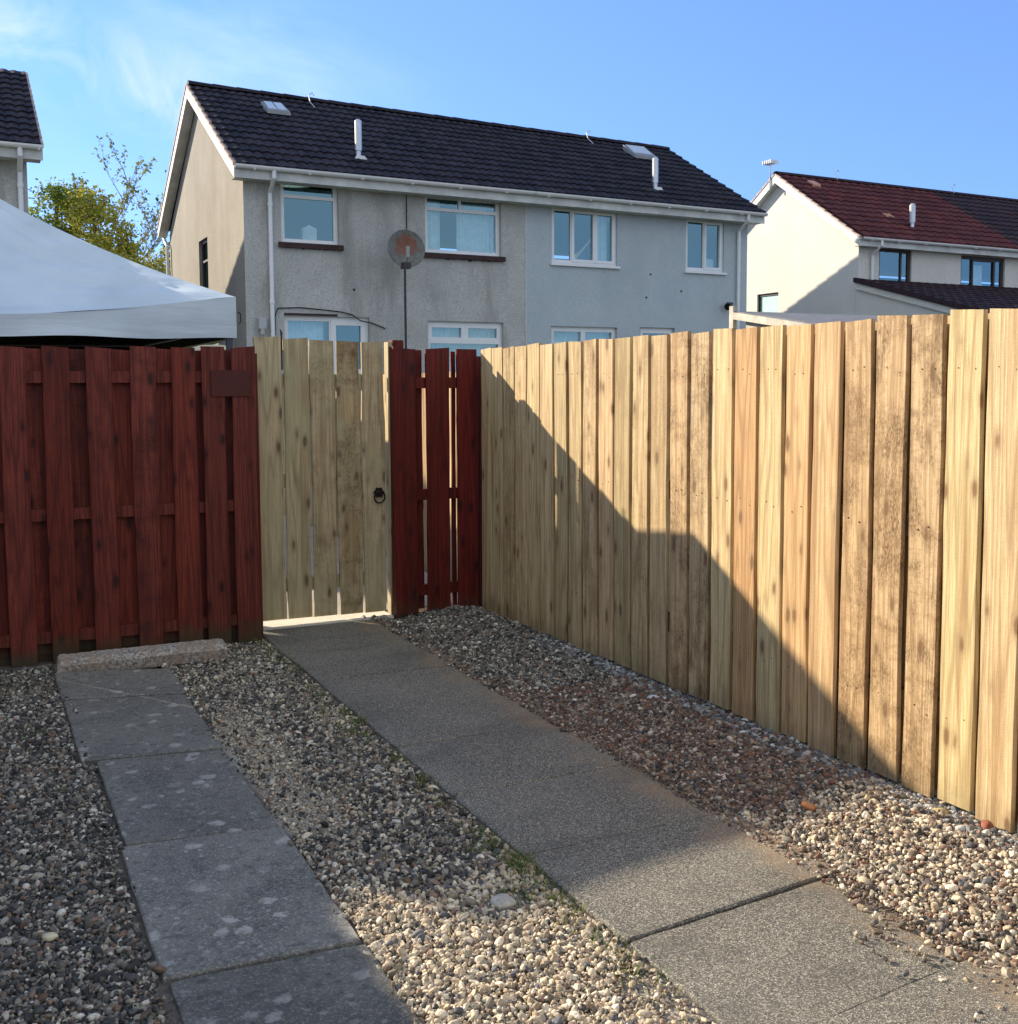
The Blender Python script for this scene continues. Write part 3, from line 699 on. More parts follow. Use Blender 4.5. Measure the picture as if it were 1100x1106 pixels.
# ------------------------------------------------------------------ weeds and grass along the slabs
def grass_mat():
    m = NT('grass_blade', .6, .3); a = m.attr('pid'); sep = m.n('SeparateColor'); m.l(a.outputs['Color'], sep.inputs[0])
    c = m.mix(sep.outputs[0], (.04, .10, .012), (.13, .17, .03)); c = m.mix(m.rng(sep.outputs[1], .7, 1, 0, .9), c, (.34, .26, .09)); m.color(c)
    m.b.inputs['Transmission Weight'].default_value = 0.0; return m.m
gb = MB(); rg = random.Random(3)
def blade(x, y, h, lean, wd, z0=None):
    a = rg.uniform(0, 6.28); b = rg.uniform(0, 6.28); z0 = gh(x, y) if z0 is None else z0
    gb.cur = (rg.random(), rg.random(), 0)
    px_, py_ = cos(a) * wd, sin(a) * wd; P = []
    for k in range(4):
        t = k / 3; o_ = lean * t * t; P.append((x + cos(b) * o_, y + sin(b) * o_, z0 + h * (t - .25 * t * t), 1 - t * .9))
    for k in range(3):
        p, q = P[k], P[k + 1]
        gb.quad((p[0] - px_ * p[3], p[1] - py_ * p[3], p[2]), (p[0] + px_ * p[3], p[1] + py_ * p[3], p[2]), (q[0] + px_ * q[3], q[1] + py_ * q[3], q[2]), (q[0] - px_ * q[3], q[1] - py_ * q[3], q[2]))
def tuft(x, y, n, r, h):
    for _ in range(n):
        blade(x + rg.gauss(0, r), y + rg.gauss(0, r * 1.4), h * rg.uniform(.4, 1.2), h * rg.uniform(.3, 1.1), rg.uniform(.0012, .0028))
for _ in range(110):
    y = rg.uniform(2.3, 6.9); x = 1.60 - abs(rg.gauss(0, .05))
    if nzf(x * 0, y, 1.6, 3) > -.15: tuft(x, y, rg.randint(6, 18), .014, rg.uniform(.03, .06))
for (x, y, n, r, h) in [(1.58, 3.17, 70, .022, .07), (1.575, 3.02, 60, .04, .035), (1.55, 3.35, 50, .03, .04), (1.585, 2.86, 60, .03, .03), (1.50, 3.0, 60, .035, .03), (1.585, 4.05, 40, .018, .05), (1.59, 4.9, 50, .02, .05), (1.6, 5.1, 30, .02, .04), (1.585, 6.0, 50, .03, .05), (1.56, 6.35, 60, .05, .04),
                        (1.50, 5.3, 40, .07, .03), (1.45, 4.9, 40, .08, .02), (.2, 5.45, 24, .018, .03), (.27, 4.6, 14, .012, .022), (.14, 6.3, 30, .03, .035), (1.3, 6.6, 60, .07, .03), (1.57, 2.6, 60, .05, .025), (1.6, 2.4, 50, .04, .03), (1.3, 3.2, 30, .06, .02), (.25, 5.4, 16, .01, .03)]:
    tuft(x, y, int(n * 1.1), r * 1.2, h * 1.1 + .012)
tag(gb.build('grass', grass_mat()), 'short green weeds and grass growing along the edge of the wide path', 'grass', kind='stuff')

# ------------------------------------------------------------------ canopy tent behind the red fence
def fabric_mat():
    m = NT('white_canvas', .85, .15); v = m.co(); f = m.noise(v, 1.8, 4); m.color(m.mix(m.rng(f, .35, .65), (.46, .53, .58), (.55, .62, .67)))
    wv = m.noise(m.mapv(v, (.7, .7, 5), rot=(0, .18, 0)), 2.0, 3, .5, .4); m.bump(wv, .5, .03); return m.m
FAB = fabric_mat()
TX0, TX1, TY0, TY1 = -1.47, 1.53, 7.05, 10.60; AX, AY, AZ = .03, 8.93, 3.09; TE = 2.155
TN = empty('canopy_tent', (AX, AY, 0), 'large white canopy tent standing behind the red fence', 'tent')
def edge_z(s): c = 2 * s - 1; return TE - .14 * (1 - c * c) * (.6 + .4 * (1 - c * c))
cn = MB()
corners = [(TX0, TY0), (TX1, TY0), (TX1, TY1), (TX0, TY1)]
def panel(k):
    a = corners[k]; b = corners[(k + 1) % 4]
    def fn(s, t):
        ex = a[0] + (b[0] - a[0]) * s; ey = a[1] + (b[1] - a[1]) * s
        x = ex + (AX - ex) * t; y = ey + (AY - ey) * t
        c = 2 * s - 1; sag = (1 - c * c) * .10 * sin(pi * min(1, t * 1.0)) * (1 - t)
        zc = TE + .66 * t + .27 * t * t
        z = zc - (TE - edge_z(s)) * (1 - t) ** 1.5 - sag
        z += .010 * sin(9 * s + 4 * t) * (1 - t) * (1 - c * c)
        fold = .020 * sin(30 * t + 7 * abs(c)) * abs(c) * (1 - t) * (1 - abs(c) ** 6)
        for q_, w_ in ((1 - s, 1.0), (s, .8)):
            dd_ = sqrt((q_ * 3) ** 2 + (t * 2) ** 2) + 1e-6; an_ = math.atan2(t * 2, q_ * 3)
            fold += w_ * .016 * sin(an_ * 26) * min(1, dd_ * 1.6) * max(0, 1 - dd_ / 3.2) * min(1, t * 8)
        return (x, y, z + fold)
    return fn
for k in range(4): cn.grid(panel(k), 48, 30)
cn.build('canopy', FAB, TN, smooth=True)
vl = MB()
for k in range(4):
    a = corners[k]; b = corners[(k + 1) % 4]; dx, dy = b[0] - a[0], b[1] - a[1]; ln = sqrt(dx * dx + dy * dy); nx, ny = dy / ln, -dx / ln
    def fn(s, t, a=a, b=b, nx=nx, ny=ny):
        c = 2 * s - 1; zt = edge_z(s); zb = 1.893 + .006 * sin(21 * s)
        o_ = .006 * sin(15 * s + 3 * t) * (1 - c ** 8) + .012 * t * (1 - c ** 12)
        return (a[0] + (b[0] - a[0]) * s + nx * o_, a[1] + (b[1] - a[1]) * s + ny * o_, zt + (zb - zt) * t)
    vl.grid(fn, 60, 8)
vl.build('valance', FAB, TN, smooth=True)
SHD = plain('dark_shade_sheet', (.010, .011, .013), .95, .05)  # near-black sheet added under the canopy, stands in for its inner shade
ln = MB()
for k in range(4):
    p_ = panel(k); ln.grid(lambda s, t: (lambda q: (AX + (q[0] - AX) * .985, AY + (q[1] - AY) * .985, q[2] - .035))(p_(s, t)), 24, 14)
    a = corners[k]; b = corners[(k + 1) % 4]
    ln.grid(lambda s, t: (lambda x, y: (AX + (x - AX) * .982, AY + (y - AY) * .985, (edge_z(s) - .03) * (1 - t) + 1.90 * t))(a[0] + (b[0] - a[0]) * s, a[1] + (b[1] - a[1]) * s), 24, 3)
ln.build('shade_sheet', SHD, TN)
ME = plain('dark_steel', (.05, .06, .075), .4, .5, .5)
for x, y in corners:
    lx = x + (.04 if x < 0 else -.04); ly = y + (.04 if y < 8 else -.04)
    r = MB(); r.box(lx - .018, lx + .018, ly - .018, ly + .018, 0, 2.12); r.build('leg', ME, TN)
r = MB(); inn = [(x + (.09 if x < 0 else -.09), y + (.09 if y < 8 else -.09)) for x, y in corners]
for (a, b) in ((0, 1), (1, 2), (2, 3), (3, 0)):
    p, q = inn[a], inn[b]
    pts = [(p[0] * (1 - t) * 1 + q[0] * t, p[1] * (1 - t) + q[1] * t) for t in (0.02, .5, .98)]
    r.tube([(pts[0][0], pts[0][1], 1.97), (pts[1][0], pts[1][1], 1.96), (pts[2][0], pts[2][1], 1.97)], .01, 6)
r.tube([(AX, AY, 2.2), (AX, AY, AZ - .02)], .015, 6); r.build('truss', ME, TN)
r = MB(); r.tube([(1.534, 7.03, 2.06), (1.55, 7.028, 2.05), (1.553, 7.028, 2.0), (1.54, 7.03, 1.985)], .004, 5); r.build('toggle_loop', BLK, TN)

# cream garden store seen under the tent corner
CS = empty('garden_store', (2.1, 11.3, 0), 'cream plastic garden store with a rounded lid, seen under the corner of the tent', 'garden store')
CR = plain('cream_plastic', (.62, .60, .46), .5, .4)
r = MB(); r.box(1.90, 2.42, 11.0, 11.55, 0, 1.83); r.build('body', plain('dark_green_plastic', (.02, .03, .015), .6), CS)
r = MB(); r.prism([(1.86, 1.83), (1.88, 1.93), (1.95, 1.985), (2.1, 2.01), (2.25, 2.0), (2.38, 1.97), (2.46, 1.90), (2.47, 1.83)], 'y', 10.96, 11.6); r.build('lid', CR, CS)
r = MB(); r.box(2.14, 2.17, 10.94, 10.955, 1.0, 1.2); r.build('handle', BLK, CS)
#@@HOUSES@@
# ------------------------------------------------------------------ houses
def roughcast(name, a, b, grime, gs=.5, bumpk=.5, scale=55):
    m = NT(name, .92, .15); v = m.co()
    f = m.noise(v, .9, 6, .65, .3); s = m.noise(v, scale, 3, .75); st = m.noise(m.mapv(v, (1.6, 1.6, .35)), 1.2, 5, .65)
    c = m.mix(m.rng(f, .33, .67), a, b); c = m.mix(m.rng(s, .42, .66, 0, .6), c, tuple(x * .55 for x in a))
    c = m.mix(m.rng(st, .48, .72, 0, gs), c, grime)
    m.color(c); m.bump(s, bumpk, .012); return m.m
WALL_A = roughcast('grey_roughcast', (.42, .42, .40), (.56, .56, .535), (.24, .235, .215), .85, .9, 38)
WALL_B = roughcast('painted_roughcast', (.44, .50, .54), (.52, .575, .61), (.36, .39, .39), .35, .5, 70)
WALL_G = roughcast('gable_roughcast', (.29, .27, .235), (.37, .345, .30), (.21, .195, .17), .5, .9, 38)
WALL_W = roughcast('white_render', (.64, .625, .58), (.73, .71, .66), (.60, .57, .51), .35, .6, 45)
WHITE = plain('white_upvc', (.72, .73, .74), .35, .5, var=.04)
WEATH = plain('weathered_white', (.56, .57, .56), .6, .3, var=.2, vs=3)
SILLM = plain('dark_painted_sill', (.05, .028, .028), .7, .2, var=.3)
BROWN = plain('brown_frame', (.045, .03, .025), .5, .4)
LEAD = plain('lead_grey', (.22, .23, .24), .55, .4)
MORT = plain('pink_mortar', (.46, .36, .32), .9, .1, var=.25, vs=12)
GALV = plain('galvanised_steel', (.55, .56, .58), .35, .5, .6)
CURT = plain('net_curtain', (.80, .84, .86), .9, .1, var=.12, vs=9)
def glass_mat(tint, k=.5):
    m = bpy.data.materials.new('window_glass'); m.use_nodes = True; t = m.node_tree; t.nodes.clear()
    o = t.nodes.new('ShaderNodeOutputMaterial'); g = t.nodes.new('ShaderNodeBsdfGlossy'); tr = t.nodes.new('ShaderNodeBsdfTransparent'); mx = t.nodes.new('ShaderNodeMixShader')
    g.inputs['Roughness'].default_value = .03; g.inputs['Color'].default_value = (*tint, 1); tr.inputs['Color'].default_value = (.80, .90, .92, 1)
    mx.inputs[0].default_value = k; t.links.new(tr.outputs[0], mx.inputs[1]); t.links.new(g.outputs[0], mx.inputs[2]); t.links.new(mx.outputs[0], o.inputs[0]); return m
GLASS = glass_mat((.30, .52, .62), .34)
def tile_mat(name, a, b, moss, rim=.35):
    m = NT(name, .8, .25); p = m.attr('pid'); sp = m.n('SeparateColor'); m.l(p.outputs['Color'], sp.inputs[0]); v = m.co()
    c = m.mix(sp.outputs[0], a, b); f = m.noise(v, 1.4, 5, .65); c = m.mix(m.rng(f, .45, .7, 0, .5), c, moss)
    s = m.noise(v, 40, 3, .7); c = m.mix(m.rng(s, .5, .75, 0, .3), c, tuple(min(1, x * 2.2 + .02) for x in b))
    m.color(c); m.bump(s, .4, .006); return m.m
TILE_D = tile_mat('dark_roof_tile', (.007, .007, .012), (.030, .024, .032), (.018, .017, .026))
TILE_R = tile_mat('red_brown_roof_tile', (.065, .014, .014), (.12, .028, .024), (.05, .018, .02))
TILE_RB = tile_mat('darker_red_roof_tile', (.018, .012, .017), (.045, .02, .024), (.025, .016, .02))

def mk_map(A, deg):
    a = radians(deg); cx_, sx_ = cos(a), sin(a)
    return lambda u, v, z: (A[0] + u * cx_, A[1] + u * sx_ + v, z)

def roof_slope(fm, name, mat, root, u0, u1, e, r0, r1, rows=13, tw=.30, waves=2, amp=.018):
    """tiled slope from eave e=(v,z) to ridge r0 (at u0) .. r1 (at u1)"""
    mb = MB(fm); rnd = random.Random(len(name) * 7 + int(u0 * 10)); nc = max(2, int(round((u1 - u0) / tw))); n = 6 * waves
    def P(s, t, h):
        u = u0 + (u1 - u0) * s; rv = r0[0] + (r1[0] - r0[0]) * s; rz = r0[1] + (r1[1] - r0[1]) * s
        v = e[0] + (rv - e[0]) * t; z = e[1] + (rz - e[1]) * t
        L_ = sqrt((rv - e[0]) ** 2 + (rz - e[1]) ** 2); sgn = 1 if rv > e[0] else -1
        return (u, v - sgn * h * (rz - e[1]) / L_, z + h * abs(rv - e[0]) / L_)
    for r in range(rows):
        t0 = r / rows; t1 = min(1, (r + 1.08) / rows)
        for c in range(nc):
            mb.cur = (rnd.random(), rnd.random(), rnd.random()); jt = rnd.uniform(-.003, .003)
            prev = None
            for k in range(n + 1):
                s = (c + k / n) / nc; ph = k / n * waves
                h = amp * abs(cos(pi * ph)) ** .8 * 1.0 + jt
                a = mb.vert(*P(s, t0, h + .036)); b = mb.vert(*P(s, t1, h + .004)); d = mb.vert(*P(s, t0, -.004))
                if prev: mb.p.append([prev[0], a, b, prev[1]]); mb.p.append([prev[2], d, a, prev[0]])
                prev = (a, b, d)
    # underside deck
    mb.cur = (.2, .2, .2); mb.quad(P(0, 0, -.03), P(1, 0, -.03), P(1, 1, -.03), P(0, 1, -.03))
    return mb.build(name, mat, root)

def wall_holes(fm, root, mat, u0, u1, z0, z1, holes, v=0.0, th=.16, name='wall'):
    mb = MB(fm); us = sorted({u0, u1, *[h[0] for h in holes], *[h[1] for h in holes]}); zs = sorted({z0, z1, *[h[2] for h in holes], *[h[3] for h in holes]})
    def inside(u, z): return any(h[0] < u < h[1] and h[2] < z < h[3] for h in holes)
    for i in range(len(us) - 1):
        for j in range(len(zs) - 1):
            if not inside((us[i] + us[i + 1]) / 2, (zs[j] + zs[j + 1]) / 2):
                mb.quad((us[i], v, zs[j]), (us[i + 1], v, zs[j]), (us[i + 1], v, zs[j + 1]), (us[i], v, zs[j + 1]))
    for a, b, c, d in holes:
        mb.quad((a, v, c), (a, v + th, c), (a, v + th, d), (a, v, d)); mb.quad((b, v, c), (b, v + th, c), (b, v + th, d), (b, v, d))
        mb.quad((a, v, c), (b, v, c), (b, v + th, c), (a, v + th, c)); mb.quad((a, v, d), (b, v, d), (b, v + th, d), (a, v + th, d))
    return mb

def window(fm, root, a, b, c, d, panes, frame=.055, mat=WHITE, rec=.07, sill=None, curtain=None, label=None, bars=.05):
    """panes: list of (a,b,c,d) fractions; frame between. v is depth into the wall"""
    win = MB(fm); v0, v1 = rec, rec + .06
    # outer frame
    win.box(a, b, v0, v1, c, c + frame); win.box(a, b, v0, v1, d - frame, d); win.box(a, a + frame, v0, v1, c + frame, d - frame); win.box(b - frame, b, v0, v1, c + frame, d - frame)
    ia, ib, ic, id_ = a + frame, b - frame, c + frame, d - frame; W_, H_ = ib - ia, id_ - ic
    gl = MB(fm)
    for (p, q, r_, s_, fr) in panes:
        pa, pb, pc, pd = ia + W_ * p, ia + W_ * q, ic + H_ * r_, ic + H_ * s_
        f = fr; w0 = v0 - .012 if fr > .035 else v0 + .004
        win.box(pa, pb, w0, v1 - .003, pc, pc + f); win.box(pa, pb, w0, v1 - .003, pd - f, pd); win.box(pa, pa + f, w0, v1 - .003, pc + f, pd - f); win.box(pb - f, pb, w0, v1 - .003, pc + f, pd - f)
        gl.quad((pa + f - .002, v0 + .03, pc + f - .002), (pb - f + .002, v0 + .03, pc + f - .002), (pb - f + .002, v0 + .03, pd - f + .002), (pa + f - .002, v0 + .03, pd - f + .002))
    o = win.build('window', mat, root)
    if label: o['label'] = label
    gl.build('pane', GLASS, o)
    if sill == 'dark':
        s = MB(fm); s.box(a - .05, b + .06, -.07, rec + .02, c - .085, c - .002); s.build('sill', SILLM, o)
    elif sill == 'white':
        s = MB(fm); s.box(a - .04, b + .05, -.05, rec + .02, c - .045, c - .002); s.build('sill', WHITE, o)
    for (p, q, zf0, zf1) in (curtain or []):
        cu = MB(fm); L_ = (ib - ia)
        cu.grid(lambda s, t: (ia + L_ * (p + (q - p) * s), v1 + .10 + .018 * sin(s * (q - p) * L_ * 75) + .008 * sin(s * 37), ic + H_ * (zf0 + (zf1 - zf0) * t)), max(24, int(90 * (q - p) * L_)), 3)
        cu.build('curtain', CURT, o, smooth=True)
    return o

def half_round(mb, u0, u1, v, z, r):
    n = 8
    for k in range(n):
        a0 = pi + pi * k / n; a1 = pi + pi * (k + 1) / n
        mb.quad((u0, v + r * cos(a0), z + r * sin(a0)), (u1, v + r * cos(a0), z + r * sin(a0)), (u1, v + r * cos(a1), z + r * sin(a1)), (u0, v + r * cos(a1), z + r * sin(a1)))
        mb.quad((u0, v + (r - .006) * cos(a0), z + (r - .006) * sin(a0)), (u1, v + (r - .006) * cos(a0), z + (r - .006) * sin(a0)), (u1, v + (r - .006) * cos(a1), z + (r - .006) * sin(a1)), (u0, v + (r - .006) * cos(a1), z + (r - .006) * sin(a1)))
    for k in range(int((u1 - u0) / .9) + 1):
        u = u0 + .3 + k * .9
        if u < u1: mb.box(u - .012, u + .012, v - r - .004, v + r, z - r - .012, z - r + .001)

def eaves(fm, root, u0, u1, ve, ze):
    r = MB(fm); r.box(u0, u1, ve + .0, ve + .022, ze - .19, ze - .01); r.build('fascia', WEATH, root)
    r = MB(fm); r.quad((u0, ve + .022, ze - .185), (u1, ve + .022, ze - .185), (u1, .0, ze - .185), (u0, .0, ze - .185)); r.build('soffit', WEATH, root)
    r = MB(fm); half_round(r, u0 - .02, u1 + .02, ve - .062, ze + .0, .060); r.build('gutter', WHITE, root)

def barge(fm, root, u, side, e, r0, b, drop=.20):
    """barge board + mortar verge along a gable; side -1 = left end"""
    o = MB(fm); t = .025 * side
    for (p, q) in ((e, r0), (b, r0)):
        o.hexa([(u, p[0], p[1] - drop), (u + t, p[0], p[1] - drop), (u + t, q[0], q[1] - drop - .02), (u, q[0], q[1] - drop - .02), (u, p[0], p[1] - .02), (u + t, p[0], p[1] - .02), (u + t, q[0], q[1] - .02), (u, q[0], q[1] - .02)])
    o.build('barge_board', WEATH, root)
    o = MB(fm); rnd = random.Random(4)
    for (p, q) in ((e, r0), (b, r0)):
        n = 13
        for k in range(n):
            a, c = k / n, (k + .94) / n; P = lambda s, dz: (p[0] + (q[0] - p[0]) * s, p[1] + (q[1] - p[1]) * s + dz)
            A_, B_ = P(a, .045), P(c, .02); A2, B2 = P(a, -.018), P(c, -.018); u2 = u + t * 1.6
            o.hexa([(u - t * 2, *A2), (u2, *A2), (u2, *B2), (u - t * 2, *B2), (u - t * 2, *A_), (u2, *A_), (u2, *B_), (u - t * 2, *B_)])
    o.build('verge', MORT, root)
    # soffit under the overhang
    o = MB(fm); uw = u - side * .17
    for (p, q) in ((e, r0), (b, r0)): o.quad((u, p[0], p[1] - drop + .02), (uw, p[0], p[1] - drop + .02), (uw, q[0], q[1] - drop), (u, q[0], q[1] - drop))
    o.build('soffit', WEATH, root)

def pipe(fm, root, u, v, ztop, zbot=0.0, off=.06, mat=None, neck=True):
    r = MB(fm); 
    pts = [(u, -.36, ztop), (u, -.36, ztop - .10), (u, v - off, ztop - .30), (u, v - off, zbot)] if neck else [(u, v - off, ztop), (u, v - off, zbot)]
    r.tube(pts, .036, 10)
    for z in (ztop - .45, ztop - 2.0, ztop - 3.6):
        if z > zbot: r.tube([(u, v - off, z), (u, v - off, z - .06)], .045, 10)
    return r.build('downpipe', mat or WHITE, root)

def gable(fm, root, mat, u, D, ze, rv, rz, hole=None, name='gable_wall', under=.12):
    mb = MB(fm)
    if hole:
        v0, v1, z0, z1 = hole
        vs = [0, v0, v1, D]; zs = [0, z0, z1, ze - .15]
        for i in range(3):
            for j in range(3):
                if not (i == 1 and j == 1): mb.quad((u, vs[i], zs[j]), (u, vs[i + 1], zs[j]), (u, vs[i + 1], zs[j + 1]), (u, vs[i], zs[j + 1]))
        mb.poly([(u, 0, ze - .15), (u, D, ze - .15), (u, rv, rz - under)])
        s = .14 if u < 1 else -.14
        for a, b in (((v0, z0), (v1, z0)), ((v1, z0), (v1, z1)), ((v1, z1), (v0, z1)), ((v0, z1), (v0, z0))):
            mb.quad((u, *a), (u, *b), (u + s, *b), (u + s, *a))
    else:
        mb.poly([(u, 0, 0), (u, D, 0), (u, D, ze - .15), (u, rv, rz - under), (u, 0, ze - .15)])
    return mb.build(name, mat, root)

# ---- main pair of houses
A1 = (4.04, 17.9); M1 = mk_map(A1, 3.0); EV, EZ = -.30, 5.05
RA = (3.55, 7.18); RB = (3.14, 6.96); US = 5.19; UE = 10.44
def ridge_at(u): s = (u + .18) / (UE + .18 + .18); return (RA[0] + (RB[0] - RA[0]) * s, RA[1] + (RB[1] - RA[1]) * s)
H1 = empty('semi_detached_house', (A1[0], A1[1], 0), 'grey roughcast left half of the semi detached pair, rusty satellite dish in front of it', 'house')
H2 = empty('semi_detached_house', M1(US, 0, 0), 'smoother blue grey right half of the semi detached pair, with clean white windows', 'house')
holesA = [(.61, 1.60, 3.94, 4.97), (3.18, 4.68, 3.91, 4.93), (.63, 2.12, 1.75, 2.76), (3.20, 4.72, 1.75, 2.735)]
holesB = [(5.75, 7.21, 3.86, 4.90), (8.86, 9.83, 3.86, 4.90), (5.72, 7.22, 1.75, 2.70), (7.75, 8.6, .1, 2.72)]
wall_holes(M1, H1, WALL_A, 0, US, 0, 4.9, holesA).build('front_wall', WALL_A, H1)
wall_holes(M1, H2, WALL_B, US, UE, 0, 4.9, holesB).build('front_wall', WALL_B, H2)
r = MB(M1); r.box(US - .010, US + .010, -.012, .01, 0, 4.87); r.build('joint_cover', WEATH, H2)
DEP = 7.16
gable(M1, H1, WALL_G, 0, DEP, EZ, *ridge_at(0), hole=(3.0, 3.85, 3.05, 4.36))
gable(M1, H2, WALL_B, UE, DEP, EZ, *ridge_at(UE))
r = MB(M1); r.quad((0, DEP, 0), (US, DEP, 0), (US, DEP, 4.9), (0, DEP, 4.9)); r.build('rear_wall', WALL_A, H1)
r = MB(M1); r.quad((US, DEP, 0), (UE, DEP, 0), (UE, DEP, 4.9), (US, DEP, 4.9)); r.build('rear_wall', WALL_B, H2)
BK = (7.46, 5.05)
for (root, u0, u1, nm) in ((H1, -.18, US, 'roof'), (H2, US, UE + .18, 'roof')):
    rf = roof_slope(M1, nm, TILE_D, root, u0, u1, (EV - .05, EZ - .01), ridge_at(u0), ridge_at(u1), 13, .165, 1, .024)
    roof_slope(M1, 'rear_roof', TILE_D, root, u0, u1, (BK[0] + .05, BK[1]), ridge_at(u0), ridge_at(u1), 8, .6, 1)
    mb = MB(M1); a = u0
    while a < u1 - .05:
        b = min(a + .45, u1); p, q = ridge_at(a), ridge_at(b); mb.cur = (random.random(), .5, .5); n = 7; A_ = []; B_ = []
        for k in range(n):
            an = pi * k / (n - 1); A_.append(mb.vert(a, p[0] + .11 * cos(an), p[1] + .01 + .085 * sin(an))); B_.append(mb.vert(b + .012, q[0] + .11 * cos(an), q[1] + .005 + .078 * sin(an)))
        for k in range(n - 1): mb.p.append([A_[k], A_[k + 1], B_[k + 1], B_[k]])
        mb.p.append(A_); mb.p.append(B_[::-1]); a = b
    mb.build('ridge_tiles', TILE_D, root)
    eaves(M1, root, u0, u1, EV, EZ)
barge(M1, H1, -.18, -1, (EV, EZ), ridge_at(-.18), BK)
barge(M1, H2, UE + .18, 1, (EV, EZ), ridge_at(UE + .18), BK)
# windows
SP = .028; OP = .05
window(M1, H1, .61, 1.60, 3.94, 4.97, [(0, 1, .76, 1, SP), (0, 1, 0, .76, SP)], .045, sill='dark', label='large single pane window with a toplight, dark sill')
w2 = window(M1, H1, 3.18, 4.68, 3.91, 4.93, [(0, .47, .78, 1, SP), (.47, 1, .78, 1, SP), (0, 1, 0, .78, SP)], .045, sill='dark', curtain=[(0, .23, 0, .95), (.47, 1, 0, .95)])
w3 = window(M1, H1, .63, 2.12, 1.75, 2.76, [(0, .55, .55, 1, SP), (0, .55, 0, .55, SP), (.55, 1, 0, 1, .09)], .05, curtain=[(.0, .5, 0, 1)])
w4 = window(M1, H1, 3.20, 4.72, 1.75, 2.735, [(0, .5, .66, 1, .07), (.5, 1, .66, 1, .07), (0, 1, 0, .66, .04)], .04, curtain=[(0, 1, 0, 1)])
window(M1, H2, 5.75, 7.21, 3.86, 4.90, [(0, .30, 0, 1, SP), (.30, .68, 0, 1, OP), (.68, 1, 0, 1, OP)], .045, rec=.04, sill='white', curtain=[(.74, .95, 0, 1)])
window(M1, H2, 8.86, 9.83, 3.86, 4.90, [(0, .5, 0, 1, SP), (.5, 1, 0, 1, OP)], .045, rec=.04, sill='white', curtain=[(.62, .9, 0, .25)])
window(M1, H2, 5.72, 7.22, 1.75, 2.70, [(0, .5, .66, 1, .05), (.5, 1, .66, 1, .05), (0, 1, 0, .66, .04)], .045, curtain=[(0, 1, 0, 1)])
window(M1, H2, 7.75, 8.6, .1, 2.72, [(0, 1, 0, 1, .06)], .05)
# white box and drip stains under the sills, pot on the sill
r = MB(M1); r.box(1.02, 1.26, .16, .30, 4.0, 4.22); r.prism([(1.04, 4.22), (1.13, 4.27), (1.24, 4.22)], 'y', .16, .30); r.build('white_card', plain('paper_white', (.75, .75, .72), .8), H1)
r = MB(M1); r.box(.63, 1.55, -.008, .0, 2.765, 2.80); r.build('lintel_strip', SILLM, H1)
def drip_mat():
    m = NT('sill_drip_stain', .9, .1); m.color((.07, .05, .045)); return m.m
rd = random.Random(8); dm = drip_mat()
for (a, b, zt) in ((.95, 1.55, 3.856), (3.35, 4.62, 3.826)):
    top = []; low = []; x = a; dx = .011
    while x < b:
        e = .002 + .05 * max(0, mnoise.noise(Vector((x * 9, zt * 7, 0)))) + .03 * max(0, mnoise.noise(Vector((x * 33, 5, zt)))); low.append((x, zt - e)); top.append((x, zt)); x += dx
    r = MB(M1)
    for k in range(len(low) - 1): r.quad((low[k][0], -.003, low[k][1]), (low[k + 1][0], -.003, low[k + 1][1]), (top[k + 1][0], -.003, top[k + 1][1]), (top[k][0], -.003, top[k][1]))
    r.build('drip_stain', dm, H1)
# gable window (dark, open hopper)
r = MB(M1)
for (v0, v1, z0, z1) in ((3.0, 3.85, 3.05, 3.10), (3.0, 3.85, 4.31, 4.36), (3.0, 3.05, 3.10, 4.31), (3.80, 3.85, 3.10, 4.31), (3.05, 3.80, 3.95, 3.99)):
    r.box(.06, .11, v0, v1, z0, z1)
go = r.build('window', BROWN, H1); go['label'] = 'narrow brown framed window in the gable'
r = MB(M1); r.quad((.085, 3.04, 3.09), (.085, 3.81, 3.09), (.085, 3.81, 4.32), (.085, 3.04, 4.32)); r.build('pane', GLASS, go)
pipe(M1, H1, .42, 0, 5.0); pipe(M1, H2, 10.17, 0, 5.0)
r = MB(M1); r.tube([(-.07, 7.5, 5.0), (-.07, 7.45, 4.85), (-.07, 7.1, 4.65), (-.07, 7.1, 0)], .036, 8); r.build('downpipe', WHITE, H1)
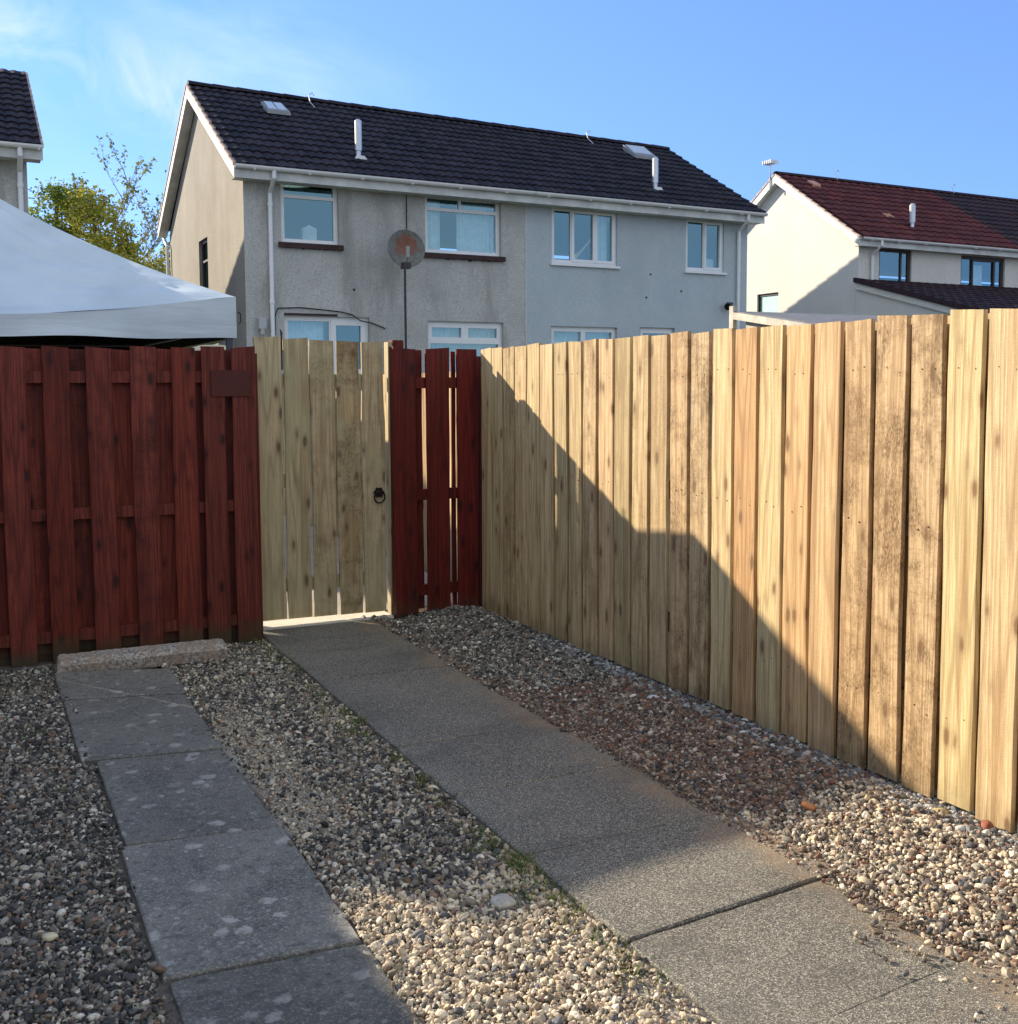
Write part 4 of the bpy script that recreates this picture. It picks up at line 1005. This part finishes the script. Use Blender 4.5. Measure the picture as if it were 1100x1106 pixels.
# flue vents, rooflights, hooks
def vent(root, u, v, z, h):
    r = MB(M1); r.tube([(u, v, z), (u, v, z + h * .2)], .045, 12); r.tube([(u, v, z + h * .2), (u, v, z + h * .96), (u, v, z + h)], [.062, .062, .03], 12)
    r.prism([(u - .10, z - .03), (u + .12, z - .03), (u + .07, z + .03), (u - .07, z + .03)], 'y', v - .12, v + .10); r.build('flue_pipe', GALV, root)
vent(H1, 2.13, .47, 5.50, .66); vent(H2, 8.41, .45, 5.48, .63)
def roof_z(u, v):
    rv, rz = ridge_at(u); return EZ + (rz - EZ) * (v - EV) / (rv - EV)
def rooflight(root, u0, u1, v0, v1, tilt=.0, bars=1):
    r = MB(M1); g = MB(M1); um = (u0 + u1) / 2; za, zb = roof_z(um, v0) + .12, roof_z(um, v1) + .12 + tilt
    r.hexa([(u0 - .04, v0 - .04, za - .08), (u1 + .04, v0 - .04, za - .08), (u1 + .04, v1 + .04, zb - .08 - tilt), (u0 - .04, v1 + .04, zb - .08 - tilt), (u0 - .03, v0 - .03, za - .01), (u1 + .03, v0 - .03, za - .01), (u1 + .03, v1 + .03, zb - .01), (u0 - .03, v1 + .03, zb - .01)])
    o = r.build('rooflight', LEAD, root); n = bars + 1
    for k in range(n):
        a = u0 + (u1 - u0) * k / n + .012; b = u0 + (u1 - u0) * (k + 1) / n - .012
        g.quad((a, v0, za), (b, v0, za), (b, v1, zb), (a, v1, zb))
    g.build('pane', plain('wired_glass', (.50, .55, .58), .2, .6), o)
rooflight(H1, 1.04, 1.40, 2.31, 2.77, bars=1); rooflight(H2, 9.10, 9.62, 2.2, 2.66, tilt=.05, bars=0)
for (root, u, v, dz) in ((H1, 2.07, 3.0, 0), (H2, 8.33, 2.85, 0)):
    r = MB(M1); z = roof_z(u, v); r.tube([(u + .03, v - .05, z + .03), (u - .02, v + .1, z + .16), (u - .03, v + .15, z + .30), (u + .04, v + .15, z + .36), (u + .07, v + .15, z + .30)], .010, 6); r.build('wire_hook', GALV, root)
# cables
r = MB(M1); r.tube([(.46, -.03, 2.3), (.47, -.03, 2.75), (.52, -.03, 2.87), (.9, -.03, 2.89), (1.23, -.03, 2.87), (1.6, -.03, 2.84), (1.8, -.03, 2.80), (1.95, -.03, 2.70), (2.15, -.03, 2.67), (2.35, -.03, 2.60), (2.40, -.03, 2.57)], .010, 6); r.build('cable', BLK, H1)
r = MB(M1); r.tube([(2.83, -.015, 4.95), (2.82, -.015, 3.9)], .009, 5); r.build('cable', BLK, H1)
r = MB(M1); r.box(.19, .31, -.10, 0, 2.53, 2.70); r.tube([(.25, -.06, 2.53), (.25, -.06, 2.44)], .04, 8); r.build('vent_box', plain('grey_box', (.40, .42, .43), .6), H1)
r = MB(M1); r.tube([(9.93, 0, 3.22), (9.93, -.10, 3.22)], .03, 8); r.tube([(9.93, -.10, 3.22), (9.80, -.18, 3.16)], [.05, .075], 10); r.box(9.86, 10.0, -.1, -.06, 3.20, 3.26); r.build('security_lamp', BLK, H2)
for (u, z, root) in ((1.85, 3.22, H1), (8.0, 3.75, H2), (8.75, 3.45, H2), (7.9, 3.3, H2)):
    r = MB(M1); r.tube([(u, -.008, z), (u, .0, z)], .02, 8); r.build('vent_hole', BLK, root)

# satellite dish on its pole
DS = empty('satellite_dish', M1(2.47, -.75, 0), 'round grey satellite dish with a rust patch on a thin dark pole', 'satellite dish')
def dish_mat():
    m = NT('weathered_dish', .5, .4); v = m.co(); sx = m.n('SeparateXYZ'); m.l(v, sx.inputs[0])
    d = m.n('VectorMath', operation='DISTANCE'); m.l(m.vadd(v, m.vscale(m.n('TexNoise').outputs['Color'], 0.0)), d.inputs[0]); d.inputs[1].default_value = (.06, 0, 3.93)
    f = m.math('ADD', d.outputs['Value'], m.rng(m.noise(v, 9, 4, .65), 0, 1, -.22, .22))
    c = m.mix(m.rng(f, .12, .24, 1, 0, True), (.13, .155, .15), (.20, .062, .028)); c = m.mix(m.rng(m.noise(v, 14, 5, .75), .42, .6, 0, .7), c, (.10, .05, .03)); m.color(c); return m.m
DM = dish_mat()
r = MB(); c0 = Vector(M1(2.53, -.75, 3.86)); nd = Vector((-.12, -.93, .22)).normalized(); ua = Vector((0, 0, 1)).cross(nd).normalized(); ub = nd.cross(ua); R_ = .315
idx = []
for i in range(9):
    rad = R_ * i / 8; dep = .075 * (i / 8) ** 2
    idx.append([r.vert(*(c0 + ua * rad * cos(2 * pi * k / 40) + ub * rad * 1.03 * sin(2 * pi * k / 40) + nd * (dep - .075))) for k in range(40)])
for i in range(8):
    for k in range(40): j = (k + 1) % 40; r.p.append([idx[i][k], idx[i][j], idx[i + 1][j], idx[i + 1][k]])
idb = [[r.vert(*(Vector(r.v[q]) - nd * .012)) for q in row] for row in idx[1:]]
for i in range(7):
    for k in range(40): j = (k + 1) % 40; r.p.append([idb[i][j], idb[i][k], idb[i + 1][k], idb[i + 1][j]])
for k in range(40): j = (k + 1) % 40; r.p.append([idx[8][k], idx[8][j], idb[7][j], idb[7][k]])
r.build('reflector', DM, DS, smooth=False)
r = MB(); r.tube([c0 - nd * .07 + Vector((-.02, 0, -.30)), c0 + nd * .22 + Vector((-.03, 0, -.22))], .012, 8); r.tube([c0 + nd * .22 + Vector((-.03, 0, -.22)), c0 + nd * .22 + Vector((-.03, 0, -.04))], .032, 10); r.build('feed_arm', plain('dish_white', (.30, .31, .30), .5), DS)
r = MB(); pp = M1(2.46, -.85, 0); r.tube([(pp[0], pp[1], 0), (pp[0], pp[1], 3.62)], .020, 10); r.box(pp[0] - .03, pp[0] + .10, pp[1] - .02, pp[1] + .12, 3.52, 3.62); r.build('pole', plain('dark_pole', (.035, .03, .03), .5, .4), DS)

# ---- left neighbour, in the same row
U0, U1 = -7.8, -3.17
H0 = empty('semi_detached_house', M1(U1, 0, 0), 'grey roughcast neighbouring house cut off by the left edge, above the tent', 'house')
rid = lambda u: (3.55, 7.12)
wall_holes(M1, H0, WALL_A, U0, U1, 0, 4.9, []).build('front_wall', WALL_A, H0)
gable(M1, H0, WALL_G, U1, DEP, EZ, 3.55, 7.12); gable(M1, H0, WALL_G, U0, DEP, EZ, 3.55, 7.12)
r = MB(M1); r.quad((U0, DEP, 0), (U1, DEP, 0), (U1, DEP, 4.9), (U0, DEP, 4.9)); r.build('rear_wall', WALL_A, H0)
roof_slope(M1, 'roof', TILE_D, H0, U0, U1 + .18, (EV - .05, EZ - .01), (3.10, 6.93), (3.10, 6.93), 13, .165, 1, .024)
roof_slope(M1, 'rear_roof', TILE_D, H0, U0, U1 + .18, (7.0, 5.05), (3.10, 6.93), (3.10, 6.93), 8, .6, 1)
eaves(M1, H0, U0, U1 + .18, EV, EZ); barge(M1, H0, U1 + .18, 1, (EV, EZ), (3.10, 6.93), (7.0, 5.05))
pipe(M1, H0, U1 - .10, 0, 5.0)

# ---- houses on the right
A2 = (17.47, 18.44); K2 = .92
def M2(u, v, z): a = radians(2.5); return (A2[0] + K2 * u * cos(a), A2[1] + K2 * (u * sin(a) + v), (.127 + K2 * z) if z > .2 else z)
E2 = (-.23, 5.01); R2 = (2.85, 6.98); B2 = (6.0, 5.01); D2 = 5.75; UM = 5.45; UZ = 14.0
H3 = empty('terraced_house', (A2[0], A2[1], 0), 'white rendered end house with a brown red tiled roof and brown window frames', 'house')
H4 = empty('terraced_house', M2(UM, 0, 0), 'darker roofed neighbour at the right edge, joined to the white end house', 'house')
hA = [(.68, 1.78, 3.97, 4.84), (3.54, 5.20, 3.87, 4.81)]
wall_holes(M2, H3, WALL_W, 0, UM, 0, 4.9, hA).build('front_wall', WALL_W, H3)
wall_holes(M2, H4, WALL_W, UM, UZ, 0, 4.9, []).build('front_wall', WALL_W, H4)
gable(M2, H3, WALL_W, 0, D2, 5.01, *R2, hole=(2.86, 3.72, 2.95, 3.99))
gable(M2, H4, WALL_W, UZ, D2, 5.01, *R2)
for root, u0, u1 in ((H3, 0, UM), (H4, UM, UZ)):
    r = MB(M2); r.quad((u0, D2, 0), (u1, D2, 0), (u1, D2, 4.9), (u0, D2, 4.9)); r.build('rear_wall', WALL_W, root)
    mat = TILE_R if root is H3 else TILE_RB; ua_ = u0 - (.17 if root is H3 else 0)
    roof_slope(M2, 'roof', mat, root, ua_, u1, (E2[0] - .05, E2[1]), R2, R2, 12, .30, 1, .03)
    roof_slope(M2, 'rear_roof', mat, root, ua_, u1, (B2[0], B2[1]), R2, R2, 8, .6, 1)
    r = MB(M2); n = 7
    for k in range(n - 1):
        a0, a1 = pi * k / (n - 1), pi * (k + 1) / (n - 1)
        r.quad((ua_, R2[0] + .11 * cos(a0), R2[1] + .08 * sin(a0)), (u1, R2[0] + .11 * cos(a0), R2[1] + .08 * sin(a0)), (u1, R2[0] + .11 * cos(a1), R2[1] + .08 * sin(a1)), (ua_, R2[0] + .11 * cos(a1), R2[1] + .08 * sin(a1)))
    r.build('ridge_tiles', TILE_RB, root)
    eaves(M2, root, ua_, u1, E2[0], E2[1])
barge(M2, H3, -.17, -1, E2, R2, B2)
window(M2, H3, .68, 1.78, 3.97, 4.84, [(0, .74, 0, 1, .02), (.74, 1, 0, 1, .03)], .055, BROWN, rec=.05)
window(M2, H3, 3.54, 5.20, 3.87, 4.81, [(0, .26, 0, 1, .02), (.26, .82, 0, 1, .05), (.82, 1, 0, 1, .03)], .06, BROWN, rec=.05, curtain=[(.36, .62, 0, .85)])
r = MB(M2)
for (v0, v1, z0, z1) in ((2.86, 3.72, 2.95, 3.0), (2.86, 3.72, 3.93, 3.99), (2.86, 2.91, 3.0, 3.93), (3.67, 3.72, 3.0, 3.93)): r.box(.05, .10, v0, v1, z0, z1)
go = r.build('window', BROWN, H3); go['label'] = 'small brown framed window in the white gable'
r = MB(M2); r.quad((.08, 2.9, 2.99), (.08, 3.68, 2.99), (.08, 3.68, 3.94), (.08, 2.9, 3.94)); r.build('pane', plain('frosted_glass', (.42, .62, .60), .3, .6), go)
pipe(M2, H3, .40, 0, 4.95, 3.9)
r = MB(M2); u, v, z = 2.20, .40, 5.43; r.tube([(u, v, z), (u, v, z + .15)], .05, 12); r.tube([(u, v, z + .15), (u, v, z + .58), (u, v, z + .62)], [.075, .075, .04], 12); r.build('flue_pipe', GALV, H3)
r = MB(M2); r.hexa([(u - .42, v + .42, z + .27), (u - .16, v + .42, z + .27), (u - .16, v + .62, z + .40), (u - .42, v + .62, z + .40), (u - .42, v + .42, z + .33), (u - .16, v + .42, z + .33), (u - .16, v + .62, z + .46), (u - .42, v + .62, z + .46)]); r.build('roof_vent', plain('terracotta', (.42, .20, .13), .8), H3)
r = MB(M2); r.hexa([(.60, 2.25, 6.63), (.85, 2.25, 6.63), (.85, 2.5, 6.78), (.60, 2.5, 6.78), (.60, 2.25, 6.70), (.85, 2.25, 6.70), (.85, 2.5, 6.84), (.60, 2.5, 6.84)]); r.build('roof_vent', plain('terracotta_pale', (.50, .27, .20), .8), H3)
for u in (1.9,):
    r = MB(M2); r.tube([(u, 2.75, 7.0), (u - .05, 2.8, 7.2), (u + .02, 2.8, 7.27), (u + .10, 2.8, 7.22)], .012, 6); r.build('wire_hook', GALV, H3)
r = MB(M2); r.tube([(6.4, 2.75, 7.0), (6.35, 2.8, 7.2), (6.42, 2.8, 7.27), (6.50, 2.8, 7.22)], .012, 6); r.build('wire_hook', GALV, H4)
# aerial on the gable
r = MB(M2); u, v = -.22, 3.0; r.tube([(u, v, 6.6), (u, v, 7.35)], .018, 6)
r.box(u - .01, u + .01, v - .18, v + .16, 7.28, 7.30)
for k in range(5): r.box(u - .14, u + .14, v - .16 + k * .075, v - .15 + k * .075, 7.25 + .0, 7.34)
r.build('aerial', GALV, H3)
# lean-to extension in front
r = MB(M2); X0 = -.05; yE = -3.45
r.poly([(X0, -.002, 0), (X0, yE, 0), (X0, yE, 3.05), (X0, -.002, 3.93)])
r.quad((X0, yE, 0), (6.5, yE, 0), (6.5, yE, 3.05), (X0, yE, 3.05)); r.build('extension_wall', WALL_W, H3)
roof_slope(M2, 'extension_roof', TILE_RB, H3, -.12, 6.5, (yE - .12, 3.10), (-.01, 4.05), (-.01, 4.05), 12, .30, 1, .03)
r = MB(M2)
for k in range(12):
    a, c = k / 12, (k + .95) / 12; P = lambda s, dz: (-.01 + (yE - .11) * s, 4.05 - .95 * s + dz)
    A_, B_ = P(a, .05), P(c, .075); A3, B3 = P(a, -.06), P(c, -.06)
    r.hexa([(-.17, *A3), (-.09, *A3), (-.09, *B3), (-.17, *B3), (-.17, *A_), (-.05, *A_), (-.05, *B_), (-.17, *B_)])
r.build('verge', TILE_RB, H3)
r = MB(M2); r.hexa([(-.12, -.01, 3.84), (-.095, -.01, 3.84), (-.095, yE - .1, 2.90), (-.12, yE - .1, 2.90), (-.12, -.01, 3.98), (-.095, -.01, 3.98), (-.095, yE - .1, 3.04), (-.12, yE - .1, 3.04)]); r.build('barge_board', WALL_W, H3)

# ---- small garden shed behind the pale fence
SH = empty('garden_shed', (6.5, 8.4, 0), 'small flat topped shed with a pale weathered fascia, seen over the pale fence', 'shed')
WG = plain('pale_weathered_board', (.50, .46, .38), .85, .15, var=.3, vs=7)
FELT = plain('grey_roof_felt', (.16, .165, .18), .85, .2, var=.2)
SX = 6.5; y0_, z0_, y1_, z1_ = 8.50, 2.272, 6.3, 1.93
r = MB(); r.hexa([(SX, y0_, z0_ - .065), (SX + .03, y0_, z0_ - .065), (SX + .03, y1_, z1_ - .065), (SX, y1_, z1_ - .065), (SX, y0_, z0_), (SX + .03, y0_, z0_), (SX + .03, y1_, z1_), (SX, y1_, z1_)]); r.build('fascia', WG, SH)
r = MB(); r.hexa([(SX + .031, y0_, z0_ - .03), (SX + 2.8, y0_, z0_ - .03), (SX + 2.8, y1_, z1_ - .03), (SX + .031, y1_, z1_ - .03), (SX + .031, y0_, z0_ + .012), (SX + 2.8, y0_, z0_ + .012), (SX + 2.8, y1_, z1_ + .012), (SX + .031, y1_, z1_ + .012)]); r.build('roof', FELT, SH)
r = MB(); r.hexa([(SX + .08, y1_ + .1, 0), (SX + 2.7, y1_ + .1, 0), (SX + 2.7, y0_ - .1, 0), (SX + .08, y0_ - .1, 0), (SX + .08, y1_ + .1, z1_ - .03), (SX + 2.7, y1_ + .1, z1_ - .03), (SX + 2.7, y0_ - .1, z0_ - .06), (SX + .08, y0_ - .1, z0_ - .06)]); r.build('wall', WG, SH)
r = MB(); r.box(SX + .01, SX + .05, y0_ + .001, y0_ + .06, 0, z0_ + .06); r.build('corner_post', WG, SH)

# ------------------------------------------------------------------ trees between the houses
def leaf_mat(name, a, b):
    m = NT(name, .7, .2); p = m.attr('pid'); sp = m.n('SeparateColor'); m.l(p.outputs['Color'], sp.inputs[0])
    c = m.mix(sp.outputs[0], a, b); m.color(c)
    tr = m.n('BsdfTranslucent'); m.l(c, tr.inputs['Color']); mxs = m.n('MixShader'); mxs.inputs[0].default_value = .45
    m.l(m.b.outputs[0], mxs.inputs[1]); m.l(tr.outputs[0], mxs.inputs[2]); m.l(mxs.outputs[0], m.out.inputs[0]); return m.m
LF1 = leaf_mat('conifer_leaf', (.05, .10, .015), (.30, .34, .05)); LF2 = leaf_mat('golden_leaf', (.20, .24, .03), (.70, .62, .13)); LF3 = leaf_mat('young_leaf', (.12, .16, .05), (.24, .26, .10))
BARK = plain('bark', (.16, .13, .10), .9, .1, var=.3)
def leafy(name, label, x, y, blobs, mat, n, size, seed, group, htrunk):
    root = empty(name, (x, y, 0), label, 'tree', group); rnd = random.Random(seed)
    t = MB(); t.tube([(x, y, -.05), (x + .05, y, htrunk * .5), (x, y, htrunk)], [.14, .10, .03], 8)
    for (bx, by, bz, rx, rz_) in blobs[:6]: t.tube([(x, y, htrunk * .4), (x + bx * .6, y + by * .6, bz * .8), (x + bx, y + by, bz)], [.05, .035, .015], 5)
    t.build('trunk', BARK, root)
    c = MB()
    for (bx, by, bz, rx, rz_) in blobs:
        for _ in range(int(n * rx * rz_)):
            d = Vector((rnd.gauss(0, 1), rnd.gauss(0, 1), rnd.gauss(0, 1))).normalized() * rnd.uniform(.45, 1.0) ** .5
            k = 1 + .38 * mnoise.noise(d * 2.3 + Vector((bx * 3, seed, bz)))
            p = Vector((x + bx + d.x * rx * k, y + by + d.y * rx * k, bz + d.z * rz_ * k))
            if mnoise.noise(p * 2.6) < -.16: continue
            c.cur = (rnd.random(), rnd.random(), 0); s = size * rnd.uniform(.6, 1.4)
            for _q in range(3):
                a = Vector((rnd.gauss(0, 1), rnd.gauss(0, 1), rnd.gauss(0, .7))).normalized(); b_ = a.cross(Vector((rnd.gauss(0, 1), rnd.gauss(0, 1), rnd.gauss(0, 1)))).normalized()
                q = p + Vector((rnd.gauss(0, s), rnd.gauss(0, s), rnd.gauss(0, s)))
                c.quad(q - a * s * .5, q + b_ * s * .32, q + a * s * .6, q - b_ * s * .32)
    c.build('crown', mat, root)
leafy('conifer', 'dark green bushy conifer beside the left neighbour house, above the tent', 2.05, 29.2, [(0, 0, 5.75, .62, .75), (-.15, .2, 4.7, .8, 1.0), (.15, 0, 6.2, .32, .35)], LF1, 2300, .080, 1, 'evergreens between the houses', 6.3)
leafy('evergreen_tree', 'taller yellow green evergreen right of the dark conifer', 2.85, 28.6, [(0, 0, 5.5, .60, .75), (.15, -.3, 4.4, .75, .9), (-.1, 0, 6.0, .38, .35)], LF2, 2300, .085, 2, 'evergreens between the houses', 6.1)
leafy('evergreen_tree', 'small pointed yellow green evergreen below the bare sapling', 3.55, 28.2, [(0, 0, 4.5, .42, .7), (0, 0, 5.15, .22, .45), (.1, 0, 3.8, .5, .6)], LF2, 2600, .075, 3, 'evergreens between the houses', 5.3)
leafy('hedge', 'yellow green hedge between the tent and the gable of the grey house', 4.1, 29.0, [(-.2, 0, 4.25, .6, .5), (.35, .2, 4.45, .55, .55), (.9, 0, 4.5, .6, .55), (1.4, 0, 4.4, .6, .55), (0, .6, 3.6, 1.0, .9), (1.2, .6, 3.6, 1.0, .9)], LF2, 1900, .085, 4, None, 3.6)
COLh = [o for o in COL.objects if o.name.startswith('hedge')][0]; COLh['category'] = 'hedge'
# bare sapling
TS = empty('sapling', (3.25, 29.6, 0), 'thin bare branched tree with a few young leaves rising above the evergreens', 'tree')
bt = MB(); lt = MB(); rs_ = random.Random(12)
def branch(p, d, ln, r_, depth):
    pts = [p]; q = p.copy(); dd = d.copy()
    for k in range(5):
        dd = (dd + Vector((rs_.gauss(0, .10), rs_.gauss(0, .10), rs_.gauss(0, .05) + .05))).normalized(); q = q + dd * ln / 5; pts.append(q.copy())
    bt.tube(pts, [r_ * (1 - .13 * k) for k in range(6)], 5)
    if depth > 0:
        for k in range(2, 6):
            for _ in range(2 if depth > 1 else 1):
                if rs_.random() < .8:
                    nd_ = (dd + Vector((rs_.gauss(0, .6), rs_.gauss(0, .5), rs_.uniform(0, .6)))).normalized(); branch(pts[k], nd_, ln * rs_.uniform(.38, .6), r_ * .5, depth - 1)
    if depth <= 1:
        for k in range(2, 6):
            for _ in range(3 if depth == 0 else 1):
                lt.cur = (rs_.random(), 0, 0); s = rs_.uniform(.035, .07); c_ = pts[k] + Vector((rs_.gauss(0, .05), rs_.gauss(0, .05), rs_.gauss(0, .05)))
                a = Vector((rs_.gauss(0, 1), rs_.gauss(0, 1), rs_.gauss(0, 1))).normalized(); b_ = a.cross(Vector((0, .3, 1))).normalized()
                lt.quad(c_ - a * s, c_ + b_ * s * .6, c_ + a * s, c_ - b_ * s * .6)
branch(Vector((3.25, 29.6, 0)), Vector((.0, 0, 1)), 4.6, .06, 0)
for (dx, dz, ln, zb) in ((.0, 1, 1.9, 4.9), (-.35, 1, 1.2, 4.8), (.75, 1, 2.1, 4.3), (.9, .75, 1.7, 4.0), (1.2, .5, 1.6, 4.2), (1.5, .5, 1.6, 3.9), (-.6, .9, 1.1, 5.2)):
    branch(Vector((3.25, 29.6, zb)), Vector((dx, 0, dz)).normalized(), ln, .028, 2)
bt.build('trunk', plain('pale_bark', (.34, .32, .27), .8, .2), TS); lt.build('crown', LF3, TS)
# low shrubs behind the right houses' gap are hidden; far hedge line closes the horizon
